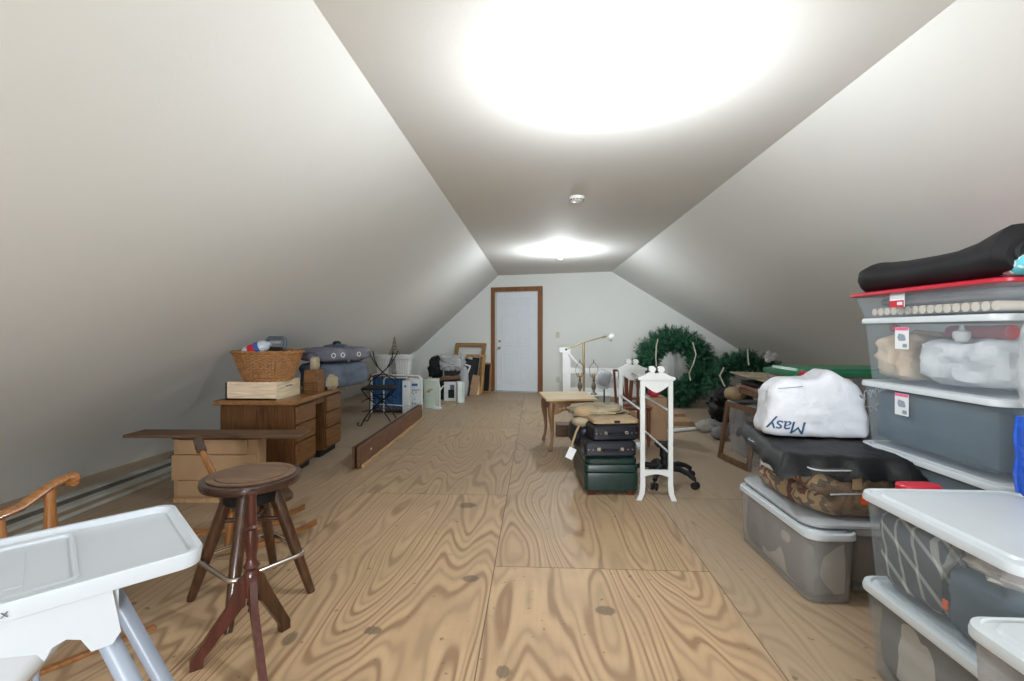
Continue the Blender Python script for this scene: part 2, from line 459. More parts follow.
struct(MB().prism([(XR, ZC), (FR, 0), (FR + .15, 0), (FR + .15, .02), (XR, ZC + .12)], YB, YF).build('wall_right', 'slope', smooth=False))
struct(MB().box(FL - .6, YB - .1, 0, FR + .2, YB, ZC + .1).build('wall_front', 'wall', smooth=False))
BETA = math.atan(.2416)
wb = MB().box(-3.9, 0, -.01, 6.2, .1, ZC + .12).build('wall_back', 'wall', smooth=False)
wb.location = (XL, 9.72, 0); wb.rotation_euler.z = -BETA; struct(wb)
def onwall(name, mb, mat, s, z=0, smooth=True, parent=None):
    o = mb.build(name, mat, parent, smooth)
    if not parent:
        o.location = (XL + s * math.cos(BETA), 9.72 - s * math.sin(BETA), z); o.rotation_euler.z = -BETA
    return o
# knee wall stub at the far left corner
kw = MB().box(-1.25, -.28, 0, 0, .2, .9).build('wall_knee', 'wall', smooth=False); kw.location = (-2.58, 10.10, 0); kw.rotation_euler.z = -BETA; struct(kw)

# door in the back wall (local X along the wall, -Y towards the room)
SD = -.157 / math.cos(BETA)              # left casing edge
W0 = 1.10
cas = MB()
cas.box(0, -.028, 0, .085, 0, 2.15, .006).box(W0 - .10, -.028, 0, W0, 0, 2.15, .006).box(0, -.03, 2.06, W0, 0, 2.155, .006)
struct(onwall('trim_1', cas, 'trim', SD))
jb = MB(); jb.box(.085, -.012, 0, .125, 0, 2.06).box(W0 - .108, -.012, 0, W0 - .10, 0, 2.06).box(.085, -.012, 2.04, W0 - .1, 0, 2.06)
struct(onwall('trim_2', jb, 'whitepaint', SD))
dm = MB(); D0, D1 = .13, W0 - .11; dw = D1 - D0
dm.box(D0, -.018, .025, D1, 0, 2.035)
pw = dw * .30
for (a, b) in ((.13, .24), (.54, .65)):
    xa = D0 + dw * a
    for z0, z1 in ((.20, .80), (.95, 1.62), (1.74, 1.93)):
        for bx in ((xa, z0, xa + pw, z0 + .018), (xa, z1 - .018, xa + pw, z1), (xa, z0, xa + .018, z1), (xa + pw - .018, z0, xa + pw, z1)):
            dm.box(bx[0], -.031, bx[1], bx[2], -.016, bx[3], .003)
        dm.box(xa + .045, -.024, z0 + .045, xa + pw - .045, -.016, z1 - .045, .004)
door = struct(onwall('door_1', dm, 'door', SD))
for nm, z, r in (('door_knob', .90, .030), ('deadbolt', 1.04, .026)):
    k = MB()
    k.tube([(D0 + .06, -.018, z), (D0 + .06, -.028, z)], r, 16)
    k.tube([(D0 + .06, -.028, z), (D0 + .06, -.05, z), (D0 + .06, -.06, z), (D0 + .06, -.085, z)] if nm == 'door_knob' else [(D0 + .06, -.028, z), (D0 + .06, -.036, z)], [.012, .012, .03, .024] if nm == 'door_knob' else .014, 16)
    k.build(nm, 'brass', door)
th = MB().box(.085, -.10, 0, W0 - .1, 0, .022, .004); struct(onwall('trim_3', th, 'oldwhite', SD))
for nm, z, lab, cat in (('light_switch', 1.17, 'ivory light switch plate on the back wall right of the white door', 'switch'), ('wall_outlet', .28, 'ivory outlet plate low on the back wall below the switch plate', 'outlet')):
    t = thing(nm, lab, cat, (.435, 9.72 - .2416 * 1.21, z), -BETA)
    MB().box(-.036, -.007, -.058, .036, 0, .058, .003).build('plate', 'plate', t)
    k = MB()
    if nm == 'light_switch': k.box(-.006, -.018, -.012, .006, -.006, .012, .002)
    else: k.box(-.017, -.0095, .008, .017, -.006, .038, .003).box(-.017, -.0095, -.038, .017, -.006, -.008, .003)
    k.build('toggle' if nm == 'light_switch' else 'socket', 'white', t)
# unseen window added behind the camera to go with the fill light
wf = MB()
for bx in ((-.7, .5, -.62, 1.75), (.62, .5, .7, 1.75), (-.7, .5, .7, .58), (-.7, 1.67, .7, 1.75), (-.03, .5, .03, 1.75)):
    wf.box(bx[0], -.03, bx[1], bx[2], .03, bx[3], .004)
w = struct(wf.build('added_window_1', 'whitepaint')); w.location = (.35, YB + .03, 0)
MB().box(-.62, -.004, .58, .62, .004, 1.67).build('pane', 'glass', w, False)

# ceiling lamps, smoke detector
def ceiling_lamp(loc, label, s):
    t = thing('ceiling_lamp', label, 'lamp', loc, group=None)
    MB().lathe([(.0, 0), (.055, 0), (.055, -.012), (.03, -.02), (.024, -.045), (0, -.045)][::-1], n=24, cap=False).build('lamp_holder', 'smoke', t)
    MB().lathe([(.004, -.045), (.013, -.05), (.016, -.06), (.030, -.085), (.031, -.10), (.022, -.118), (.006, -.126)], n=20).build('bulb', 'bulb', t)
    l = bpy.data.lights.new('bulb_light', 'POINT'); l.energy = s; l.shadow_soft_size = .045; l.color = (.90, .965, 1)
    lo = bpy.data.objects.new('bulb_light', l); COL.objects.link(lo); lo.parent = t; lo.location = (0, 0, -.30)
    return t
ceiling_lamp((.35, 2.10, ZC), 'bare white bulb lamp on the ceiling nearest the viewer, in the large bright patch', 47)
ceiling_lamp((.35, 6.75, ZC), 'bare white bulb lamp on the ceiling between smoke detector and door', 52)
ceiling_lamp((.35, -2.3, ZC), 'added fill bulb lamp on the ceiling behind the viewer, out of view', 40)  # unseen bulb, added for extra fill
t = thing('smoke_detector', 'round white smoke detector on the flat ceiling', 'smoke detector', (.351, 4.06, ZC))
MB().lathe([(.0, -.040), (.028, -.040), (.05, -.034), (.062, -.022), (.066, -.008), (.066, 0), (0, 0)], n=28, cap=False).build('cover', 'smoke', t)
g = MB()
for k in range(12):
    a = 2 * PI * k / 12; g.obox((.056 * math.cos(a), .056 * math.sin(a), -.025), (.004, .009, .006), Matrix.Rotation(a, 3, 'Z'))
g.build('vent', 'darkprint', t)

# ------------------------------------------------------------------ lights
def area(loc, rot, sx, sy, e, col=(1, 1, 1)):
    l = bpy.data.lights.new('added_fill_light', 'AREA'); l.shape = 'RECTANGLE'; l.size = sx; l.size_y = sy; l.energy = e; l.color = col
    o = bpy.data.objects.new('added_fill_light', l); COL.objects.link(o); o.location = loc; o.rotation_euler = rot
area((.35, YB + .1, 1.12), (R(90), 0, 0), 1.3, 1.2, 210, (.88, .95, 1))  # fill light added behind the camera to brighten the room
wd = bpy.data.worlds.new('World'); C.world = wd; wd.use_nodes = True
wd.node_tree.nodes['Background'].inputs[0].default_value = (.8, .85, .9, 1); wd.node_tree.nodes['Background'].inputs[1].default_value = .5

# ================================================================== LEFT FOREGROUND
# ---- white plastic high chair
HC = thing('high_chair', 'white plastic high chair with large tray and grey tubular legs at the lower left', 'high chair', (-1.064, .926, 0), R(47.5))
tr = MB()
L2, W2, ZT = .285, .195, .77
def trr(w, d, r, z): return (w, d, r, z, 0, 0)
tr.rr([trr(.545, .365, .035, ZT - .038), trr(.562, .382, .04, ZT - .034), trr(.570, .390, .042, ZT - .006), trr(.566, .386, .04, ZT), trr(.545, .365, .036, ZT), trr(.532, .352, .032, ZT - .007), trr(.526, .346, .03, ZT - .013)], n=8)
tr.build('tray', 'white', HC)
rm = MB()   # raised rim around the well at the middle/left
def rrpath(cx, cy, w, d, r, z, n=8):
    pts = []
    for qx, qy, a0 in ((1, 1, 0), (-1, 1, 90), (-1, -1, 180), (1, -1, 270)):
        for k in range(n + 1):
            a = R(a0 + 90 * k / n); pts.append((cx + qx * (w / 2 - r) + r * math.cos(a), cy + qy * (d / 2 - r) + r * math.sin(a), z))
    return pts
rm.tube(rrpath(-.045, 0, .24, .29, .02, ZT - .012), .0055, 8, True)
rm.box(-.15, -.10, ZT - .0135, .0, .10, ZT - .0115, .0008)
rm.build('tray_ridge', 'white', HC)
mk = text_mesh('X', .014, 'emboss_mark', 'darkprint', HC, Matrix.Translation((-.020, -.1955, ZT - .02)) @ Matrix.Rotation(R(90), 4, 'X'), .0006)
shl = MB()
cxs = -.045
shl.rr([(.20, .20, .05, .53, cxs - .10, .03), (.28, .27, .06, .545, cxs - .09, .02), (.34, .31, .06, .63, cxs - .06, .01), (.40, .335, .06, .72, cxs - .03, 0), (.415, .345, .06, .735, cxs - .02, 0),
        (.39, .32, .05, .735, cxs - .02, 0), (.33, .30, .05, .64, cxs - .06, .01), (.25, .25, .05, .56, cxs - .09, .02)], n=8)
shl.build('seat_shell', 'white', HC)
ap = MB()    # side apron with arched cut-outs and corner sockets
poly = [(-.255, .735), (-.255, .655)] + [(-.235 + .30 * k / 12, .645 + .035 * math.sin(PI * k / 12)) for k in range(13)] + [(.075, .628), (.085, .648), (.105, .655), (.125, .645), (.14, .615), (.172, .615), (.185, .635), (.17, .735)]
poly = [(x - .045, z + .008) for x, z in poly]
ap.prism(poly, -.178, -.160, 1)
ap.prism(poly, .150, .168, 1)
ap.prism([(-.17, .735), (-.17, .64), (-.12, .62), (.12, .62), (.16, .64), (.16, .735)], .120, .137, 0)
ap.build('apron', 'white', HC)
def hleg(a, b, r=.021):
    inv = HC.matrix_basis.inverted()
    A, B = inv @ V(a), inv @ V(b)
    MB().tube([A, B], r, 16).build('leg', 'greytube', HC)
    B2 = B + (A - B).normalized() * .03
    MB().tube([B, B2], r + .003, 16).build('foot_cap', 'white', HC)
bpy.context.view_layer.update()
hleg((-.93, .93, .69), (-.46, .86, .012), .0185); hleg((-1.01, 1.04, .70), (-.60, 1.04, .012), .0165)
hleg((-1.24, .80, .66), (-1.55, .62, .012)); hleg((-1.27, 1.10, .66), (-1.255, 1.16, .01), .007)

# ---- rocking chair with curved arm (only its right side shows)
RC = thing('rocking_chair', 'honey-brown wooden rocking chair with scrolled arm behind the white tray', 'rocking chair', (-1.93, 1.83, 0), R(-4))
def arm_mb(x):
    pts = [(-.02, -.52, .62), (-.02, -.40, .585), (-.01, -.28, .565), (0, -.16, .585), (0, -.06, .63), (0, 0, .645), (0, .04, .64)]
    m = MB()
    # flattened sweep
    sm = []
    for i in range(len(pts) - 1):
        for k in range(4): sm.append(V(pts[i]).lerp(V(pts[i + 1]), k / 4))
    sm.append(V(pts[-1]))
    t = MB().tube(sm, [.016] * (len(sm) - 3) + [.020, .024, .020], 12)
    for v in t.bm.verts: v.co.x = v.co.x * 1.5
    m.add(t, Matrix.Translation((x, 0, 0)))
    m.tube([(x - .026, .02, .628), (x + .026, .02, .628)], .019, 16)
    return m
for x, lab in ((0, None), (-.54, None)):
    arm_mb(x).build('armrest', 'honey', RC)
    MB().turned((x + .01, -.055, .31), (x, -.055, .625), [(0, .016), (.25, .024), (.5, .023), (.85, .017), (.93, .024), (1, .019)]).build('arm_post', 'honeyz', RC)
    for yy in (-.20, -.33): MB().turned((x, yy, .32), (x, yy - .015, .57), [(0, .011), (.4, .016), (1, .009)]).build('arm_spindle', 'honeyz', RC)
    for yy, y2 in ((-.02, .12), (-.40, -.46)):
        MB().turned((x - .03 * (1 if x == 0 else -1), yy, .29), (x + .02, y2, .06), [(0, .02), (.3, .027), (.5, .018), (.55, .027), (.8, .03), (.9, .018), (1, .022)]).build('leg', 'oakdark', RC)
    rn = MB()
    pr = [(y, .008 + .16 * ((y + .17) / .55) ** 2) for y in [(-.75 + 1.1 * k / 16) for k in range(17)]]
    rn.prism([(y, z) for y, z in pr] + [(y, z + .05) for y, z in reversed(pr)], x + .005, x + .04, 0)
    rn.build('rocker', 'honey', RC)
s_ = MB().rr([(.50, .46, .06, .285, -.27, -.22), (.53, .49, .07, .295, -.27, -.22), (.53, .49, .07, .315, -.27, -.22), (.50, .46, .06, .322, -.27, -.22)]); s_.build('seat', 'honey', RC)
MB().bar((-.52, .05, .18), (-.02, .05, .18), .022, .022, bev=.005).build('stretcher', 'honey', RC)
for k in range(6): MB().turned((-.49 + .088 * k, -.44, .31), (-.49 + .088 * k, -.60, .90), [(0, .01), (.5, .014), (1, .009)]).build('back_spindle', 'honeyz', RC)
MB().bar((-.54, -.605, .93), (0, -.605, .93), .10, .025, bev=.01).build('crest_rail', 'honey', RC)

# loose wooden strip on the floor
st = MB().bar((-1.98, 1.38, .008), (-1.60, 1.90, .008), .03, .014, bev=.002).build('wooden_strip', 'honey')
tag(st, 'narrow orange-brown wooden strip lying on the floor below the white tray', 'wood strip')

# ---- bar stool with chrome foot ring
BS = thing('bar_stool', 'round dark wooden bar stool with worn seat and chrome foot ring', 'stool', (-1.345, 2.165, .0))
MB().lathe([(.10, .513), (.19, .526), (.212, .534), (.217, .550), (.212, .566), (.185, .570)], n=48).build('seat_edge', 'seatrim', BS)
MB().lathe([(.150, .5695), (.186, .5695), (.188, .574), (.182, .577), (.162, .577), (.155, .5735)], n=48).build('seat_border', 'seatwood', BS)
MB().lathe([(.0, .5698), (.153, .5698), (.153, .5775), (.147, .5795), (0, .5795)], n=48, cap=False).build('seat', 'seatwood', BS)
MB().lathe([(.05, .45), (.12, .455), (.12, .50), (.06, .508)], n=28).build('swivel_plate', 'black', BS)
feet = [(-1.60, 2.10), (-1.275, 1.885), (-1.075, 2.20), (-1.385, 2.42)]
cx, cy = -1.345, 2.165
tops = []
for fx, fy in feet:
    lx, ly = fx - cx, fy - cy
    a = V((lx, ly, .0)); b = V((lx * .36, ly * .36, .50)); tops.append((a, b))
    m = MB().turned(a, b, [(0, .017), (.05, .020), (.45, .026), (.8, .028), (1, .027)], 12)
    m.build('leg', 'oakdark', BS)
ring = []
rp = [(a + (b - a) * .40) for a, b in tops]
cor = [V((p.x, p.y, .19)) for p in rp]
pts = []
for i in range(4):
    p0, p1, p2 = cor[i - 1], cor[i], cor[(i + 1) % 4]
    out = V((p1.x, p1.y, 0)).normalized() * .045; q = p1 + out
    d0 = (p0 - p1); d0.z = 0; d2 = (p2 - p1); d2.z = 0
    e0 = q + d0.normalized() * .05; e2 = q + d2.normalized() * .05
    for k in range(7):
        u = k / 6; pts.append((1 - u) ** 2 * e0 + 2 * u * (1 - u) * q + u * u * e2)
MB().tube(pts, .011, 10, True).build('foot_ring', 'chrome', BS)
for i, j in ((0, 2), (1, 3)):
    za, zb = tops[i], tops[j]
    MB().tube([za[0].lerp(za[1], .72), zb[0].lerp(zb[1], .72)], .011, 8).build('stretcher', 'oakdark', BS)

# ---- turned pedestal with three splayed legs
PS = thing('pedestal_stand', 'dark red turned wooden post on three splayed legs in front of the bar stool', 'stand', (-1.115, 1.79, 0))
MB().turned((0, 0, .17), (0, 0, .615), [(0, .010), (.03, .018), (.07, .012), (.10, .027), (.30, .029), (.33, .020), (.36, .031), (.40, .020), (.44, .018), (.52, .024), (.60, .026), (.68, .020), (.70, .026), (.72, .017), (.78, .020), (.95, .017), (1, .019)], 16).build('post', 'redwood', PS)
MB().lathe([(.0, .145), (.010, .148), (.014, .158), (.008, .168), (.012, .176), (0, .176)], n=14, cap=False).build('finial', 'redwood', PS)
for k, (fx, fy) in enumerate(((-1.262, 1.672), (-.945, 1.585), (-1.05, 1.925))):
    f = V((fx + 1.115, fy - 1.79, 0)); d = f.normalized()
    m = MB(); side = V((-d.y, d.x, 0))
    prof = [V((0, 0, .30)) + d * .020, V((0, 0, .285)) + d * .045, V((0, 0, .255)) + d * .055, V((0, 0, .19)) + d * .085, f + V((0, 0, .035)) + d * .012, f + d * .012, f - d * .028, f - d * .032 + V((0, 0, .035)), V((0, 0, .175)) + d * .036, V((0, 0, .185)) + d * .022]
    l0 = m.loop([p + side * .013 for p in prof]); l1 = m.loop([p - side * .013 for p in prof], l0); m.bm.faces.new(list(reversed(l0))); m.bm.faces.new(l1)
    m.build('leg', 'redwood' if k < 2 else 'oakdark', PS)

# ---- small rocking chair behind the stool (faces right)
ang = math.atan2(.384, .468)
SC = thing('child_rocking_chair', 'small honey-brown wooden rocking chair seen side-on behind the bar stool', 'rocking chair', (-1.69, 2.76, 0), ang)
for yy in (-.155, .155):
    pr = [(-.31 + .62 * k / 14, .004 + .05 * ((-.31 + .62 * k / 14 + .02) / .31) ** 2) for k in range(15)]
    MB().prism(pr + [(x, z + .028) for x, z in reversed(pr)], yy - .013, yy + .013, 1).build('rocker', 'honey', SC)
    MB().turned((.14, yy, .03), (.12, yy, .25), [(0, .012), (.3, .018), (.6, .014), (1, .016)]).build('leg', 'honeyz', SC)
    MB().turned((-.17, yy, .03), (-.14, yy, .25), [(0, .012), (.3, .018), (.6, .014), (1, .016)]).build('leg', 'honeyz', SC)
    MB().bar((-.16, yy, .10), (.13, yy, .12), .018, .018, bev=.004).build('side_stretcher', 'honey', SC)
    MB().bar((-.15, yy, .24), (-.285, yy, .60), .030, .045, (0, 1, 0), bev=.008).build('back_post', 'honeyz', SC)
MB().rr([(.34, .34, .06, .235, 0, 0), (.37, .37, .08, .242, 0, 0), (.37, .37, .08, .262, 0, 0), (.35, .35, .07, .268, 0, 0)]).build('seat', 'oakdark', SC)
MB().bar((.13, -.15, .14), (.13, .15, .14), .018, .018, bev=.004).build('stretcher', 'honey', SC)
for k in range(3): MB().bar((-.16, -.08 + .08 * k, .26), (-.275, -.08 + .08 * k, .57), .012, .03, (0, 1, 0)).build('back_slat', 'honeyz', SC)
MB().bar((-.285, -.165, .60), (-.285, .165, .60), .05, .022, bev=.008).build('crest_rail', 'oakdark', SC)

# ---- fibreboard drawer cabinet with plank across
CA = thing('drawer_cabinet', 'low tan fibreboard cabinet with three stepped drawer fronts under the dark plank', 'cabinet', (-2.335, 3.32, 0), R(3))
b = MB(); b.box(-.31, -.0, .0, .31, .11, .475, .003); b.build('body', 'fibre', CA)
for nm, x0, x1, z0, z1, pr in (('drawer', -.27, .235, .350, .460, .016), ('drawer', -.31, .30, .165, .350, .024), ('drawer', -.27, .235, .045, .165, .018)):
    MB().box(x0, -pr, z0 + .002, x1, .004, z1 - .002, .002).build(nm, 'fibre', CA)
MB().box(-.32, -.006, .458, .32, .11, .478, .003).build('top_rail', 'oakdark', CA)
MB().box(-.305, -.012, 0, .305, .01, .03).build('plinth', 'ledge', CA)
pk = thing('wooden_plank', 'long dark brown plank lying across the tan fibreboard cabinet', 'plank', (-2.34, 3.38, .479), R(2))
pb = MB(); pb.box(-.64, -.12, 0, .64, .08, .022, .003); pb.build('board', 'plank', pk)

# ---- kneehole desk
DK = thing('kneehole_desk', 'oak kneehole desk with two drawer pedestals along the left slope', 'desk', (-2.05, 3.88, 0), R(2))
def pedestal(y0, y1):
    b = MB(); b.box(-.64, y0, .07, -.012, y1, .62, .002); b.build('pedestal', 'desk', DK)
    MB().box(-.62, y0 + .01, 0, -.06, y1 - .01, .07).build('plinth', 'black', DK)
    for z0, z1 in ((.10, .275), (.29, .43), (.445, .595)):
        d = MB(); d.box(-.012, y0 + .03, z0, .006, y1 - .02, z1, .004); d = d.build('drawer', 'deskface', DK)
        MB().box(-.004, y0 + .035, z1 - .002, .010, y1 - .025, z1 + .006, .002).build('finger_pull', 'desk', d)
pedestal(.02, .44); pedestal(.66, 1.06)
MB().box(-.64, .44, .30, -.62, .66, .62).build('back_panel', 'desk', DK)
MB().box(-.012 - .03, .44, .555, -.012, .66, .62).build('apron', 'desk', DK)
MB().box(-.68, -.02, .622, .03, 1.10, .66, .006).build('desk_top', 'desktop', DK)

PB = thing('pine_box', 'pale pine crate with finger-jointed corners on the desk under the basket', 'box', (-2.435, 4.10, .661), 0)
b = MB(); w_, d_, h_ = .225, .20, .150
b.box(-w_, -d_, 0, w_, d_, .012).box(-w_, -d_, .0, w_, -d_ + .014, h_).box(-w_, d_ - .014, 0, w_, d_, h_).box(-w_, -d_, 0, -w_ + .014, d_, h_); b.build('body', 'pine', PB)
e = MB(); e.box(w_ - .014, -d_ + .001, 0, w_ + .001, d_ - .001, h_ - .001); e.build('end_panel', 'pineend', PB)
MB().box(w_ + .0005, -.055, .098, w_ + .002, .055, .108).build('hand_slot', 'darkprint', PB)
MB().box(-w_ + .002, -d_ + .002, h_ - .008, w_ - .002, d_ - .002, h_ + .002).build('lid', 'pine', PB)
fj = MB()
for k in range(4): fj.box(w_ - .014, -d_ - .0015, .012 + k * .036, w_ + .0005, -d_ + .01, .030 + k * .036)
fj.build('finger_joint', 'pineend', PB)

BK = thing('wicker_basket', 'large oval brown wicker laundry basket on the pine crate', 'basket', (-2.375, 4.06, .815), R(8))
wv = MB(); rows = 17; NS = 56
def bw(t): return (.190 + .090 * t ** .8, .150 + .080 * t ** .8)
for i in range(rows):
    t = (i + .5) / rows; ax, ay = bw(t); z = .012 + .235 * t; pts = []
    for k in range(NS * 2):
        a = PI * k / NS; w_ = .0055 * (1 if (k // 2 + i) % 2 else -1)
        pts.append(((ax + w_) * math.cos(a), (ay + w_) * math.sin(a), z))
    wv.tube(pts, .0072, 5, True)
wv.build('weave', 'wicker', BK)
lin = MB().lathe([(bw(0)[0] - .004, .004), (bw(.5)[0] - .010, .13), (bw(1)[0] - .010, .24), (bw(1)[0] - .016, .24), (bw(.5)[0] - .016, .13), (bw(0)[0] - .01, .01)], n=48, sy=.81); lin.build('lining', 'wicker', BK)
sk = MB()
for k in range(28):
    a = 2 * PI * k / 28; sk.tube([((bw(t)[0] + .002) * math.cos(a), (bw(t)[1] + .002) * math.sin(a), .01 + .235 * t) for t in (0, .25, .5, .75, 1)], .0055, 5)
sk.build('stake', 'wicker', BK)['kind'] = 'stuff'
for z, tt, r in ((.252, 1.04, .012), (.045, .12, .008), (.010, 0, .010)):
    for ph in (0, PI):
        pts = [((bw(tt)[0] + .004 + .007 * math.cos(12 * a + ph)) * math.cos(a), (bw(tt)[1] + .004 + .007 * math.cos(12 * a + ph)) * math.sin(a), z + .006 * math.sin(12 * a + ph)) for a in [2 * PI * k / 144 for k in range(144)]]
        MB().tube(pts, r * .8, 6, True).build('rim' if z > .2 else 'base_band', 'wicker', BK)
ct = MB().blob((0, 0, .17), (.20, .16, .065), 2.4, .08, 3, 2).build('folded_linen', 'greycloth'); ct.location = (-2.375, 4.06, .815)
tag(ct, 'dark grey linen filling the brown wicker basket', 'linen')
BT = thing('squeeze_bottle', 'white plastic bottle with blue and red label lying in the wicker basket', 'bottle', (-2.43, 3.97, 1.095), R(20), rx=R(8), ry=R(68))
MB().lathe([(.012, -.085), (.036, -.082), (.042, -.07), (.042, .055), (.030, .078), (.016, .086), (.016, .10), (.010, .102)], n=24).build('body', 'white', BT)
MB().lathe([(.0428, -.045), (.0432, -.045), (.0432, .0), (.0428, .0)], n=24).build('label_red', 'redlid', BT)
MB().lathe([(.0428, .0), (.0432, .0), (.0432, .03), (.0428, .03)], n=24).build('label_blue', 'printblue', BT)
BT.scale = (1.25,) * 3
GT = thing('caulking_gun', 'dark grey tool with a looped handle lying in the wicker basket', 'tool', (-2.28, 4.02, 1.08), R(-4))
pts = rrpath(.0, 0, .135, .075, .025, 0); MB().tube([(x, 0, z_ + .05) for x, z_, _ in [(p[0], p[1], 0) for p in pts]], .0125, 8, True).build('handle', 'darkprint', GT)
MB().box(-.10, -.02, -.005, .055, .02, .022, .008).build('body', 'black', GT)
MB().box(-.045, -.014, .047, .035, -.008, .062, .002).build('grip_label', 'greytube', GT)

GT.scale = (1.25,) * 3
SB = thing('small_drawer_box', 'small brown wooden box with slatted lower front behind the wicker basket', 'box', (-2.115, 4.42, .662), R(0))
MB().box(-.085, -.07, 0, .05, .08, .215, .004).build('body', 'deskface', SB)
sl = MB()
for k in range(4): sl.box(-.088, -.078, .012 + k * .026, .052, -.068, .030 + k * .026, .003)
sl.build('slat', 'desk', SB)
tn = MB().blob((-2.13, 4.43, .935), (.035, .05, .065), 4, .16, 2.6, 4).build('rolled_cloth', 'khaki'); tag(tn, 'khaki rolled cloth on the small brown slatted box', 'cloth')
tn = MB().blob((-2.06, 4.59, .74), (.085, .035, .075), 2.2, .3, 2, 9).build('sun_hat', 'khaki'); tag(tn, 'olive-tan rounded cloth hat tucked left of the blue-grey bag', 'hat')

LBG = MB().blob((0, 0, .135), (.34, .19, .135), 5.5, .05, 2.5, 5, 44).build('canvas_bag', 'slatefabric'); LBG.location = (-2.13, 4.88, .661); LBG.rotation_euler.z = R(66)
tag(LBG, 'slate-blue soft canvas bag on the far end of the desk, lower of two', 'bag')
DU = thing('duffel_bag', 'grey-lavender duffel bag with round pale emblems on top of the slate-blue bag', 'bag', (-2.12, 4.87, .935), R(66))
MB().blob((0, 0, .075), (.36, .205, .072), 5, .045, 3, 11, 44).build('body', 'lavfabric', DU)
MB().tube([(.0, -.185, .0), (0, -.197, .07), (0, -.15, .155), (0, 0, .168), (0, .16, .14)], .02, 6).build('strap', 'slatefabric', DU)
MB().blob((.02, 0, .185), (.05, .03, .025), 2.2, .03, 2, 1, 16).build('handle', 'black', DU)
for x in (-.22, -.10, .12):
    MB().tube([(x + .024 * math.cos(a), -.2155 + .0 * abs(x), .07 + .022 * math.sin(a)) for a in [2 * PI * k / 16 for k in range(16)]], .0045, 5, True).build('emblem', 'label', DU)
MB().tube([(-.33, -.08, .02), (-.20, -.17, .0), (0, -.19, -.005), (.2, -.17, .0), (.33, -.08, .02)], .008, 6).build('zip', 'black', DU)
DK2 = MB().box(-2.25, 4.42, .661, -2.07, 4.70, .70, .01).build('black_tray', 'black'); tag(DK2, 'flat black tray lying on the desk beside the blue-grey bag', 'tray')

# ---- wrought iron chair
IC = thing('wrought_iron_chair', 'black wrought iron bistro chair with X legs and looped back', 'chair', (-2.10, 6.22, 0), R(6))
MB().rr([(.40, .38, .05, .475, 0, 0), (.42, .40, .06, .482, 0, 0), (.42, .40, .06, .500, 0, 0), (.39, .37, .05, .508, 0, 0)]).build('seat', 'black', IC)
for sx in (-1, 1):
    for yy in (-.17, .17):
        pts = [(-sx * .19, yy, .475), (-sx * .12, yy, .38), (0, yy, .29), (sx * .10, yy, .18), (sx * .17, yy, .08), (sx * .20, yy, .012), (sx * .235, yy, .012), (sx * .25, yy, .04), (sx * .225, yy, .055)]
        MB().tube(pts, .0085, 6).build('leg', 'iron', IC)
    pts = [(sx * .19, .17, .49), (sx * .16, .18, .56), (sx * .02, .19, .66), (-sx * .06, .20, .74), (-sx * .12, .21, .86), (-sx * .14, .22, .97)]
    MB().tube(pts, .008, 6).build('back_rod', 'iron', IC)
    pts = [(sx * .02, .20, .70), (sx * .10, .21, .78), (sx * .17, .22, .90), (sx * .20, .22, .97)]
    MB().tube(pts, .007, 6).build('back_scroll', 'iron', IC)
for yy in (-.17, .17): MB().tube([(.19 * math.cos(a), yy, .31 + .065 * math.sin(a)) for a in [PI * k / 12 for k in range(13)]], .006, 6).build('arch_brace', 'iron', IC)
MB().tube([(.2 * math.cos(a), .19, .56 + .09 * math.sin(a)) for a in [PI * k / 12 for k in range(13)]], .007, 6).build('back_arch', 'iron', IC)
MB().tube([(-.19, -.17, .20), (.0, 0, .20), (.19, .17, .20)], .006, 6).build('stretcher', 'iron', IC)

# ---- long hollow beam on the floor
BM = thing('wooden_box_beam', 'long brown hollow wooden beam on the floor pointing to the door', 'beam', (-1.625, 4.16, 0), R(.6))
MB().box(.012, 0, .012, .034, 2.45, .205, .003).build('side_board', 'beam', BM)
MB().box(-.034, 0, 0, -.012, 2.45, .205, .003).build('side_board', 'beam', BM)
MB().box(-.012, .01, .02, .012, 2.43, .20).build('core', 'black', BM)  # black filler painting the shade inside the hollow gap
MB().box(.034, .05, 0, .064, 2.45, .03, .003).build('ledger_strip', 'ledge', BM)
MB().box(.0342, .30, .10, .0355, .33, .12).build('sticker', 'label', BM)

# ---- long boards along the left slope
rnd = random.Random(4)
for i, (x, y0, y1, w, m, lab) in enumerate(((-3.52, 1.6, 4.35, .07, 'oldwhite', 'long weathered white board nearest the left slope'), (-3.40, 1.5, 4.2, .06, 'olddark', 'long dark weathered board second from the left slope'), (-3.30, 1.4, 4.15, .07, 'oldwhite', 'long weathered white board third from the left slope'), (-3.12, 1.3, 3.95, .02, 'oldwhite', 'thin pale strip lying furthest out from the left slope'))):
    o = MB().box(-w / 2, 0, 0, w / 2, y1 - y0, .025, .003).build('loose_board', m); o.location = (x, y0, 0); o.rotation_euler.z = R(-1.0 + .4 * i)
    tag(o, lab, 'board', 'loose boards along the left slope')
o = MB().blob((-3.40, 4.62, .03), (.22, .26, .035), 2.5, .2, 3, 6).build('black_rag', 'trash'); tag(o, 'black crumpled sheet on the floor where the left slope ends behind cabinet', 'sheet')

